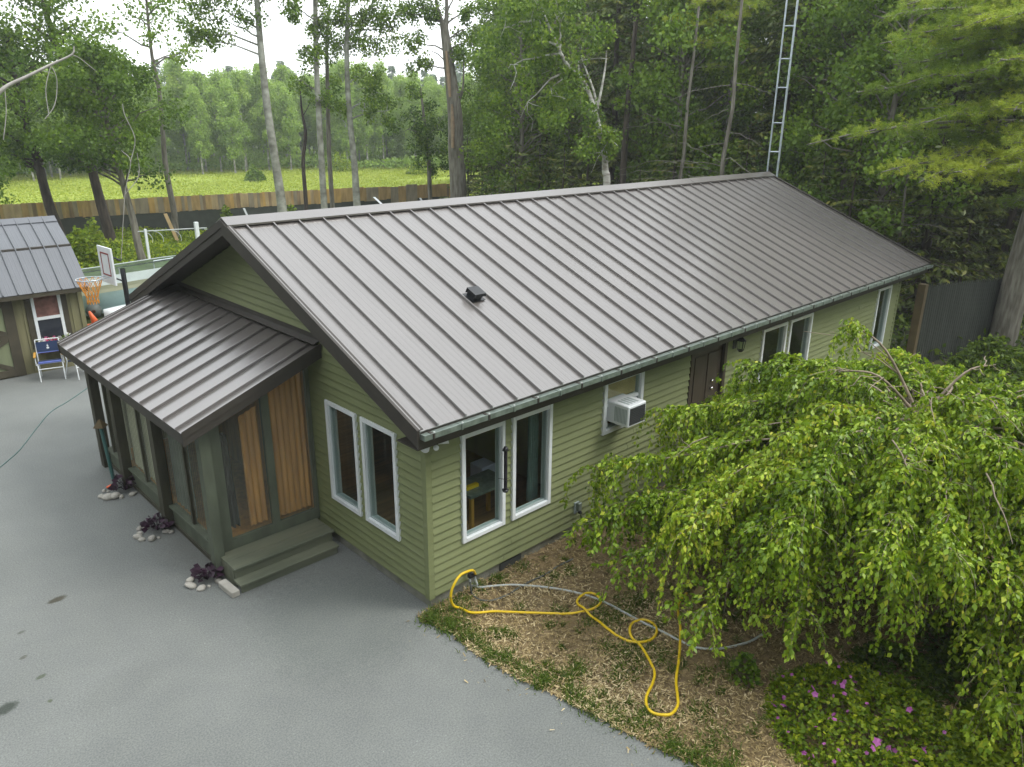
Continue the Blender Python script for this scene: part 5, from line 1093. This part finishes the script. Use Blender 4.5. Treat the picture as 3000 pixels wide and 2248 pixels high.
tubes('split_wood', [([np.array(p)-np.array(low([19.41, 22.51, 1.91])) for p in [[18.92, 22.33, 4.51], [18.97, 22.36, 5.54], [18.95, 22.37, 6.45]]], [.07, .10, .05]), ([np.array(p)-np.array(low([19.41, 22.51, 1.91])) for p in [[18.92, 22.46, 6.75], [18.9, 22.54, 7.75], [18.88, 22.62, 8.72]]], [.06, .11, .05])], MT['splitwood'], bpy.data.objects['broken_tree'], 6)
trunk_tree('young_tree', 'small leafy tree with thin post-like trunk at the end of the back fence', [low([21.39, 27.33, 1.13]), [21.38, 27.34, 2.37], [21.36, 27.36, 4.06], [21.21, 27.47, 5.94], [21.11, 27.55, 7.31]], [.12, .12, .11, .08, .04], 'bark_grey',
           [([21.02, 27.62, 6.16], .9), ([20.89, 27.71, 5.0], 1.1), ([21.36, 27.35, 4.3], 1.2), ([21.78, 27.03, 5.48], 1.0), ([21.04, 27.6, 7.08], .6), ([20.51, 28.0, 5.23], .7), ([21.54, 27.22, 3.34], .9)], seed=67, tone=(.3, .2))
trunk_tree('birch_tree', 'white-barked birch with forked bare branches behind the ridge', [low([16.73, 11.05, 2.55]), [16.69, 11.1, 3.59], [16.64, 11.16, 4.15], [16.58, 11.24, 4.93], [16.35, 11.51, 6.14], [16.09, 11.81, 7.03], [15.69, 12.26, 7.61], [15.41, 12.56, 8.33], [15.07, 12.92, 9.31], [14.84, 13.14, 10.0]], [.14, .13, .12, .10, .08, .07, .06, .05, .04, .03], 'bark_birch',
           [([16.08, 10.9, 4.8], .7), ([16.06, 11.23, 5.39], .8), ([15.73, 11.61, 6.28], .9), ([16.27, 10.67, 5.25], .5), ([15.75, 12.19, 7.03], 1.0), ([15.32, 12.65, 6.88], 1.0), ([15.94, 11.98, 7.76], 1.0), ([15.5, 12.46, 8.75], 1.1), ([14.86, 13.12, 8.32], 1.0), ([14.96, 13.03, 9.45], 1.2), ([15.69, 12.25, 9.59], 1.2), ([14.42, 13.55, 7.6], .8), ([14.77, 13.21, 6.42], .9), ([14.19, 13.77, 8.74], .7)], seed=68, ls=.12,
           limbs=[([[16.4, 11.45, 6.22], [16.3, 11.57, 6.81], [16.11, 11.79, 7.47], [15.99, 11.92, 7.9]], .05), ([[16.4, 11.45, 6.22], [16.48, 11.36, 6.89], [16.54, 11.29, 7.61], [16.54, 11.28, 8.05]], .05)], tone=(.5, .2))

# ---- conifers
def conifer(name, label, base, h, Rm, seed, c0=.08, m='needle_dark', bm_='bark_dark', tr=.17, group=None, dens=1.0, droop=.25, nl=.26):
    g = np.random.default_rng(seed); t = thing(name, label, 'tree', base, group=group); paths = [(path_pts(g, (0, 0, 0), (0, 0, h), 8, .02), np.linspace(tr, .02, 8))]
    P, D, TN = [], [], []; z = h*c0
    while z < h*.985:
        f = (z-h*c0)/(h*(1-c0)); L0 = Rm*(1-f)**.8*(.5+.5*min(1, f*6+.35)); nb = int(g.integers(4, 7))
        for i in range(nb):
            if g.random() > .93: continue
            az = g.random()*6.283; L = L0*g.uniform(.55, 1.12)+.12; n = max(4, int(L/.085*dens)); u = np.linspace(.12, 1, n); dz = -droop*L*u**1.3+.10*L*u**3
            bx = np.stack([np.cos(az)*L*u, np.sin(az)*L*u, z+dz], 1); side = np.array([-math.sin(az), math.cos(az), 0]); out = np.array([math.cos(az), math.sin(az), -.25])
            if L > 1.0: paths.append((bx[::max(1, n//4)], np.linspace(.022, .006, len(bx[::max(1, n//4)]))))
            for s in (-1, 1):
                w = .5*(1-u)+.25; P.append(bx+g.normal(0, .025, (n, 3))); D.append(side*s*w[:, None]*1.6+out*.8+g.normal(0, .22, (n, 3))+[0, 0, -.25]); tone_ = g.normal(.42, .12)
                TN.append(g.normal(tone_+.18*u**3, .15))
        z += g.uniform(.20, .34)*(1.15 if f < .5 else .85)
    P, D, TN = map(np.concatenate, (P, D, TN)); V_, F_ = leaf_arrays(P, D, nl*g.uniform(.7, 1.4, len(P)), width=.34, fold=.05, g=g)
    link('crown', np_mesh('crown', V_, F_, TN), MT[m], t); V_, F_ = tube_arrays(paths, 6); link('trunk', np_mesh('trunk', V_, F_, smooth=True), MT[bm_], t)
    return t
GF = 'conifers of the dark wood behind the house'; GD = 'broadleaf trees of the dark wood behind the house'
protoC = [conifer('spruce_tree', 'dark dense spruce in the wood behind the house', (0, 0, 0), 15+2*i, 2.3+.3*i, 70+i, group=GF, droop=.2+.08*i) for i in range(3)]
protoD = [decid('broadleaf_tree', 'dark green broadleaf tree in the wood behind the house', (0, 0, 0), 14+2*i, .22, 3.2, 80, 210, .15, 'leaf_dark', 'bark_grey', .16, 80+i, group=GD, tone=(.45, .2)) for i in range(2)]
gw = np.random.default_rng(15); used = []
CX, CY = -4.978, -6.633
def ok(x, y, dmin):
    return all((x-a)**2+(y-b)**2 > dmin**2 for a, b in used)
first = set()
LM = [(-999, 'at the left edge of the frame'), (90, 'behind the left tree group'), (330, 'between the left tree group and the leaning aspen'), (560, 'between the leaning aspen and the slim pair'), (700, 'behind the slim aspens'), (800, 'left of the broken trunk'), (930, 'near the broken trunk'), (1060, 'between the broken trunk and the birch'), (1230, 'behind the birch'), (1380, 'right of the birch'), (1520, 'left of the antenna tower'), (1640, 'behind the antenna tower'), (1760, 'right of the antenna tower'), (1900, 'above the far roof corner'), (2050, 'above the picket fence'), (2160, 'behind the big pine'), (2260, 'beyond the right edge of the frame')]
def where(x, y):
    dx, dy = x-CX, y-CY; D = math.hypot(dx, dy); a = math.atan2(dy, dx); px_ = (1500+2231.5*math.tan(R(yawc)-a))/1.3562 if abs(R(yawc)-a) < 1.2 else 9999
    return [t for p, t in LM if px_ >= p][-1], D
def relabel(o, x, y, sc, kind, rows):
    w, D = where(x, y); row = 'front-row' if D < rows[0] else ('middle-row' if D < rows[1] else 'back-row'); sz = 'tall' if sc > 1.02 else ('short' if sc < .9 else 'mid-height')
    o['label'] = f'{sz} {row} {kind} {w}'
def plant(proto, x, y, sc=1.0, kind=None, rows=(38, 52)):
    if id(proto) not in first:
        first.add(id(proto)); o = proto; proto.location = (x, y, -.06); proto.rotation_euler = (0, 0, gw.random()*6.28); proto.scale = (sc, sc, sc)
    else: o = copy_thing(proto, (x, y, -.06), gw.random()*6.28, sc)
    if kind: relabel(o, x, y, sc, kind, rows)
    elif o is not proto or True: relabel(o, x, y, sc, 'dark spruce' if proto in protoC else 'dark leafy tree', rows)
    used.append((x, y))
tries = 0
yawc = math.degrees(yaw)
def rdir(px_): return R(yawc)-math.atan((px_*1.3562-1500)/2231.5)     # heading of a picture column, to lay out the wood's edge
cnt = 0
def in_wood(x, y):
    dx, dy = x-CX, y-CY; D = math.hypot(dx, dy); a = math.degrees(math.atan2(dy, dx))
    return D, a
while cnt < 98 and tries < 9000:
    tries += 1; a = gw.uniform(3, 49.0); D = 29+45*gw.random()**1.35; x, y = CX+D*math.cos(R(a)), CY+D*math.sin(R(a))
    edge_ = np.interp(a, [3, 12, 20, 30, 40, 50, 56.5], [30, 29, 29.5, 31, 35, 39, 46])
    if D < edge_ or (a > 46.5 and D < 62) or not ok(x, y, 2.3 if D < 45 else 3.0): continue
    if x < 18.5 and y > 2: continue
    if a > 20 and a < 56: pr_ = protoC[int(gw.integers(0, 3))] if gw.random() < .55 else protoD[int(gw.integers(0, 2))]
    else: pr_ = protoC[int(gw.integers(0, 3))] if gw.random() < .7 else protoD[int(gw.integers(0, 2))]
    plant(pr_, x, y, gw.uniform(.8, 1.12)*(1.0 if a < 52 else .72)); cnt += 1
# low firs and shrubs along the wood's edge, behind the ridge
protoS = conifer('young_fir', 'young dark fir at the edge of the wood just above the roof ridge', (0, 0, 0), 5.2, 1.9, 90, c0=.02, tr=.07, group='young firs along the wood edge', droop=.12, nl=.2)
for i, (px_, D) in enumerate(((1010, 41), (1060, 37), (1110, 32), (1160, 35), (1090, 42), (1210, 31), (1260, 33), (1370, 30), (1440, 29), (1520, 29.5), (1590, 29), (1750, 27), (1820, 26.5), (1900, 26), (1040, 46), (1990, 26.5), (2080, 27.5))):
    a = rdir(px_); plant(protoS, CX+D*math.cos(a), CY+D*math.sin(a), gw.uniform(.75, 1.15), 'young fir', (29, 34))
for i, (px_, D, hh) in enumerate(((1880, 27, 12), (1800, 29, 11), (1120, 36, 11), (1080, 44, 12), (1440, 31, 12.5))):
    a = rdir(px_); lab = ['fresh green broadleaf tree right of the antenna tower', 'blue-green leafy tree close behind the antenna tower', 'mid-green leafy tree at the left end of the wood', 'tall leafy tree where the wood meets the sky', 'pale-topped broadleaf tree left of the antenna tower'][i]
    decid('broadleaf_tree', lab, (CX+D*math.cos(a), CY+D*math.sin(a), -.06), hh, .22, 2.8, 66, 230, .14, 'leaf_mid', 'bark_grey', .15, 95+i, tone=(.5, .2))
# bare lower trunks with dead side branches
for i, (px_, y0, y1_, D, tr, lab) in enumerate(((1540, 420, 120, 27.0, .10, 'tall thin bare trunk with pale bark left of the antenna tower'), (1445, 430, 60, 28.5, .09, 'thin bare trunk with dead horizontal twigs behind the ridge'), (1325, 430, 60, 31, .17, 'dark straight bare trunk just right of the birch'), (1930, 470, 330, 26, .05, 'pale thin stem in the dark wood right of the tower'))):
    a = rdir(px_); b = np.array([CX+D*math.cos(a), CY+D*math.sin(a), -.06]); t = thing('bare_trunk', lab, 'tree', tuple(b)); g = np.random.default_rng(200+i)
    hh = 9.5 if i < 3 else 6; paths = [(path_pts(g, (0, 0, 0), (g.normal(0, .2), g.normal(0, .2), hh), 7, .03), np.linspace(tr, tr*.5, 7))]
    if i != 2:
        for k in range(9):
            z = g.uniform(2.8, 7.5); az = math.atan2(b[1]-CY, b[0]-CX)+math.pi/2*(1 if k % 3 else -1)+g.normal(0, .5); L = g.uniform(1.0, 2.8)
            paths.append((path_pts(g, (0, 0, z), (math.cos(az)*L, math.sin(az)*L, z-g.uniform(-.1, .7)), 7, .12, .06), np.linspace(.016, .006, 7)))
    tubes('trunk', paths, MT['bark_grey' if i != 2 else 'bark_dark'], t, 6)

# ---- big pine on the right with bright boughs
def pine(label, base, h, tr, boughs, seed, needles='needle_pine', ntuft=330, group=None):
    g = np.random.default_rng(seed); t = thing('pine_tree', label, 'tree', base, group=group); b = np.array(base); paths = [(path_pts(g, (0, 0, 0), (g.normal(0, .2), g.normal(0, .2), h), 9, .02), np.linspace(tr, tr*.45, 9))]
    P, D, TN = [], [], []
    for (e, wdt, tone_) in boughs:
        e = np.array(e)-b; s = np.array([0, 0, min(h-.5, max(2.5, e[2]+.2))]); pts = spline(path_pts(g, s, e, 6, .10, .05), 4); paths.append((pts, np.linspace(.055, .012, len(pts))))
        dirv = unit(e-s); sd = unit(np.cross(dirv, [0, 0, 1.])); L = np.linalg.norm(e-s); nt_ = int(ntuft*wdt*L/5)
        nside = int(15*L/5*wdt+6)
        for q_ in range(nside):
            f = .30+.70*(q_+g.random())/nside; p = pts[min(len(pts)-1, int(f*(len(pts)-1)))]; sg = 1 if q_ % 2 else -1; l2 = g.uniform(.35, 1.0)*wdt*(1.25-.75*(f-.3)/.7)
            e2 = p+(sd*sg*g.uniform(.6, 1)+dirv*g.uniform(.2, .7))*l2+[0, 0, g.uniform(-.40, .25)*l2]; tw_ = path_pts(g, p, e2, 5, .12, .05); paths.append((tw_, np.linspace(.014, .004, 5))); tt = g.normal(tone_, .08)
            for r_ in np.arange(.15, 1.02, .10/max(l2, .3)):
                for _ in range(2):
                    q = p+(e2-p)*r_+g.normal(0, .07, 3)+[0, 0, .02]; k = 26; dd_ = unit(g.normal(size=(k, 3)))*[1, 1, .8]+unit(e2-p)*.7+[0, 0, .25]
                    P.append(np.repeat(q[None], k, 0)+g.normal(0, .012, (k, 3))); D.append(dd_); TN.append(g.normal(tt+g.normal(0, .06), .09, k))
    P, D, TN = map(np.concatenate, (P, D, TN)); V_, F_ = leaf_arrays(P, D, g.uniform(.07, .13, len(P)), width=.12, fold=.0, g=g)
    link('needles', np_mesh('needles', V_, F_, TN), MT[needles], t); V_, F_ = tube_arrays(paths, 8); link('trunk', np_mesh('trunk', V_, F_, smooth=True), MT['bark_grey'], t)
    print('pine', len(P)); return t
PB = [([13.02, 2.1, 5.38], 0.55, 0.75), ([13.82, 1.54, 5.51], 0.8, 0.55), ([13.68, 0.56, 4.81], 0.9, 0.85), ([13.95, -0.18, 4.61], 0.9, 0.85), ([14.15, -0.8, 4.86], 1.0, 0.85), ([15.3, -1.17, 4.6], 1.0, 0.85), ([14.47, -1.96, 4.91], 1.0, 0.85), ([14.4, 0.05, 5.89], 0.9, 0.6), ([15.12, -0.56, 6.05], 0.9, 0.6), ([14.39, -1.65, 6.14], 1.0, 0.8), ([14.54, -2.28, 5.32], 1.2, 0.8), ([14.7, 0.71, 6.74], 0.9, 0.45), ([15.0, -0.16, 6.88], 1.0, 0.5), ([14.28, -1.23, 7.14], 1.0, 0.6), ([14.44, 1.37, 7.6], 1.0, 0.6), ([14.77, 0.52, 7.81], 1.1, 0.6), ([14.12, -0.7, 7.87], 1.1, 0.75), ([14.32, -1.38, 8.0], 1.1, 0.75), ([14.6, 0.96, 8.4], 1.2, 0.6), ([14.96, -0.04, 8.62], 1.2, 0.6), ([14.47, -1.97, 6.94], 1.2, 0.7), ([15.22, 2.08, 6.58], 0.9, 0.4), ([15.64, -2.65, 4.43], 1.1, 0.6), ([16.33, -1.18, 5.55], 1.0, 0.35), ([16.57, -0.16, 5.3], 1.0, 0.35), ([16.15, 1.12, 5.38], 1.0, 0.3), ([16.67, -0.5, 6.58], 1.1, 0.4), ([16.27, 0.76, 7.42], 1.1, 0.4), ([15.97, 1.59, 7.23], 1.1, 0.38), ([16.11, -0.35, 7.66], 1.1, 0.5), ([15.79, 2.03, 8.29], 1.1, 0.45), ([17.4, -1.31, 4.01], 1.0, 0.3)]
pine('big pine with bright yellow-green boughs and thick grey trunk at the right edge', (18.6, -1.45, -.06), 15, .36, PB, 301)
PB2 = [([18.53, 10.35, 9.05], 0.6, 0.9), ([18.9, 9.83, 8.83], 0.8, 0.85), ([19.1, 9.54, 8.25], 0.7, 0.85), ([19.55, 8.83, 8.32], 0.9, 0.75), ([19.51, 8.9, 7.52], 0.8, 0.6), ([19.63, 8.71, 9.1], 1.0, 0.7), ([20.0, 8.09, 9.36], 1.0, 0.6), ([19.04, 9.63, 9.54], 1.0, 0.75), ([19.67, 8.65, 9.93], 1.2, 0.6), ([18.48, 10.41, 10.11], 1.0, 0.7)]
pine('pine with one bright yellow bough high behind the roof, left of the tower', (22.39, 9.94, -.06), 14, .14, PB2, 302)
# undergrowth near the picket fence
for i, (px_, py_, D, h_, lab) in enumerate(((2190, 720, 22, .9, 'dark fern-like shrub right of the big pine trunk'), (2230, 800, 19, .9, 'dark shrub at the right edge beyond the weeping tree'), (2175, 830, 18, .6, 'low dark undergrowth in front of the picket fence end'))):
    a = rdir(px_); mound('shrub', lab, 'shrub', CX+D*math.cos(a), CY+D*math.sin(a), .9, .9, h_, 2600, .11, 'leaf_dark', 310+i, (.5, .2))
mound('shrub', 'bright green shrub just behind the shed roof', 'shrub', 3.67, 26.25, .95, .95, 2.3, 3200, .16, 'leaf_bush', 320, (.5, .2))
mound('shrub', 'small green climber clump on the fence left of the roof peak', 'shrub', 11.13, 30.53, .6, .5, 1.75, 1300, .15, 'leaf_bush', 321, (.35, .2))
mound('shrub', 'green bush on the fence at the foot of the leaning aspen', 'shrub', 13.28, 27.83, .6, .6, 1.9, 1300, .15, 'leaf_bush', 322, (.35, .2))

# ---- weeds of the yard and meadow plants (nobody could count them)
def scatter(name, n, xf, size, m, seed, hmax, tone=(.5, .22), z0=-.05, patch=1.0):
    g = np.random.default_rng(seed); X, Y = xf(g, n); w = np.clip(.5+.5*np.sin(X*patch+1.3*np.sin(Y*patch*.7))*np.cos(Y*patch*.9+seed), 0, 1); Z = z0+hmax*(.25+.75*w)*g.random(len(X))**.6
    P = np.stack([X, Y, Z], 1); V_, F_ = leaf_arrays(P, g.normal(size=(len(X), 3))*[1, 1, .6]+[0, 0, .5], size*g.uniform(.6, 1.3, len(X)), width=.6, fold=.1, g=g)
    return tag(link(name, np_mesh(name, V_, F_, g.normal(tone[0]+.15*(w-.5), tone[1])), MT[m]), kind='stuff')
scatter('yard_weeds', 60000, lambda g, n: (lambda X, Y: (X[(Y > 15) & ((X > 1.5) | (Y > 19))], Y[(Y > 15) & ((X > 1.5) | (Y > 19))]))(g.uniform(-4, 14, n), g.uniform(23.5, 34.2, n)), .15, 'leaf_bush', 400, .75, (.5, .25), patch=.9)
def mxy(g, n):
    X = g.uniform(-12, 75, n); Y = 35.5+58*g.random(n)**1.2-(X-3)*.10; return X, Y
scatter('meadow_plants', 240000, mxy, .16, 'meadowgrass', 401, .28, (.5, .2), patch=.25)
scatter('woodland_undergrowth', 50000, lambda g, n: (g.uniform(15.5, 40, n), g.uniform(-8, 34, n)), .17, 'leaf_dark', 402, .7, (.45, .25), patch=.8)
gm = np.random.default_rng(12)
for (x_, y_, r_, h_, m_, lab) in ((*[41.26, 68.79], 1.6, 2.4, 'leaf_bush', 'bushy green sapling in the meadow between the slim aspens'), (*[45.58, 60.31], 1.3, 1.8, 'leaf_bush', 'leafy sapling at the meadow edge near the broken trunk'), (*[28.52, 62.91], .9, 1.5, 'leaf_mid', 'small dull shrub standing in the meadow left of the leaning aspen'), (*[48.27, 73.43], 1.6, 1.4, 'leaf_far', 'pale low bush in the meadow right of the aspens'), (*[31.49, 97.03], 2.2, 1.7, 'leaf_far', 'pale round bush on the far side of the meadow behind the left trees')):
    mound('meadow_bush', lab, 'bush', x_, y_, r_, r_, h_, 1500, .22, m_, int(x_*10), (.5, .2), stems=False)
# ---- far aspen wood across the meadow
GA = 'far aspens beyond the meadow'
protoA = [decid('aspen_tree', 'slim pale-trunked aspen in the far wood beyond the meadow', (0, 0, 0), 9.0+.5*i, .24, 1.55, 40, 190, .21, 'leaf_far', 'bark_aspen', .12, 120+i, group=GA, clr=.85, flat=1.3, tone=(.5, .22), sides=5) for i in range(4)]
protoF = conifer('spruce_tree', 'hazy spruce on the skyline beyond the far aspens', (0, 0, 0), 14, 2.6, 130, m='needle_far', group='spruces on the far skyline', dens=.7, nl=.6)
used = []; cnt = 0; tries = 0
while cnt < 285 and tries < 9000:
    tries += 1; a = gm.uniform(37.5, 88); D = np.interp(a, [37, 55, 65, 75, 88], [96, 94, 88, 83, 78])+38*gm.random()**1.3; x, y = CX+D*math.cos(R(a)), CY+D*math.sin(R(a))
    if not ok(x, y, 1.5): continue
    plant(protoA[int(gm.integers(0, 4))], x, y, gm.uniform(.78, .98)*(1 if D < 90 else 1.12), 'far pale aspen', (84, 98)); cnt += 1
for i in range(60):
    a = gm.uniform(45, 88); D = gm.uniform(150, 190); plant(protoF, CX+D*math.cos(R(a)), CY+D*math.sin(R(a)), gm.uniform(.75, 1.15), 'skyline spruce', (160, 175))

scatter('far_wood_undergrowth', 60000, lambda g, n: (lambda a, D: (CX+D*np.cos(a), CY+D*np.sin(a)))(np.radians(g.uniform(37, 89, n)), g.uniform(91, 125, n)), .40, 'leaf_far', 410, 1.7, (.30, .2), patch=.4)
# unseen trees added round the plot outside the picture (they shade the yard and show in the roof and the glass)
cnt = 0; tries = 0; used = []
while cnt < 120 and tries < 5000:
    tries += 1; a = gm.uniform(92, 372); D = gm.uniform(20, 38) if not 95 < a < 150 else gm.uniform(28, 44); x, y = 2+D*math.cos(R(a)), 2+D*math.sin(R(a))
    if a < 118 or not ok(x, y, 2.5): continue
    if 240 < a < 345 and D < 29: continue
    dx, dy = x-CX, y-CY
    off = (math.degrees(math.atan2(dy, dx))-yawc+180) % 360-180
    if abs(off) < 39: continue
    pr_ = protoC[cnt % 3] if gm.random() < .5 else protoD[cnt % 2]; o = copy_thing(pr_, (x, y, -.06), gm.random()*6.28, gm.uniform(.95, 1.25)); used.append((x, y)); cnt += 1
    o['label'] = 'unseen tree added around the yard to shade it'; o['group'] = 'unseen trees added around the yard'
# air: the far trees fade a little
bm = bmesh.new(); add_box(bm, -120, 240, -90, 250, -1.1, 24); hz = bm_obj('haze', bm, None); tag(hz, kind='stuff')
hm = bpy.data.materials.new('haze_air'); hm.use_nodes = True; n_ = hm.node_tree; n_.nodes.clear(); ho = n_.nodes.new('ShaderNodeOutputMaterial'); hv = n_.nodes.new('ShaderNodeVolumePrincipled')
hv.inputs['Color'].default_value = (.93, .97, 1, 1); hv.inputs['Density'].default_value = 0.0010; hv.inputs['Anisotropy'].default_value = .2; n_.links.new(hv.outputs[0], ho.inputs['Volume']); hz.data.materials.append(hm)
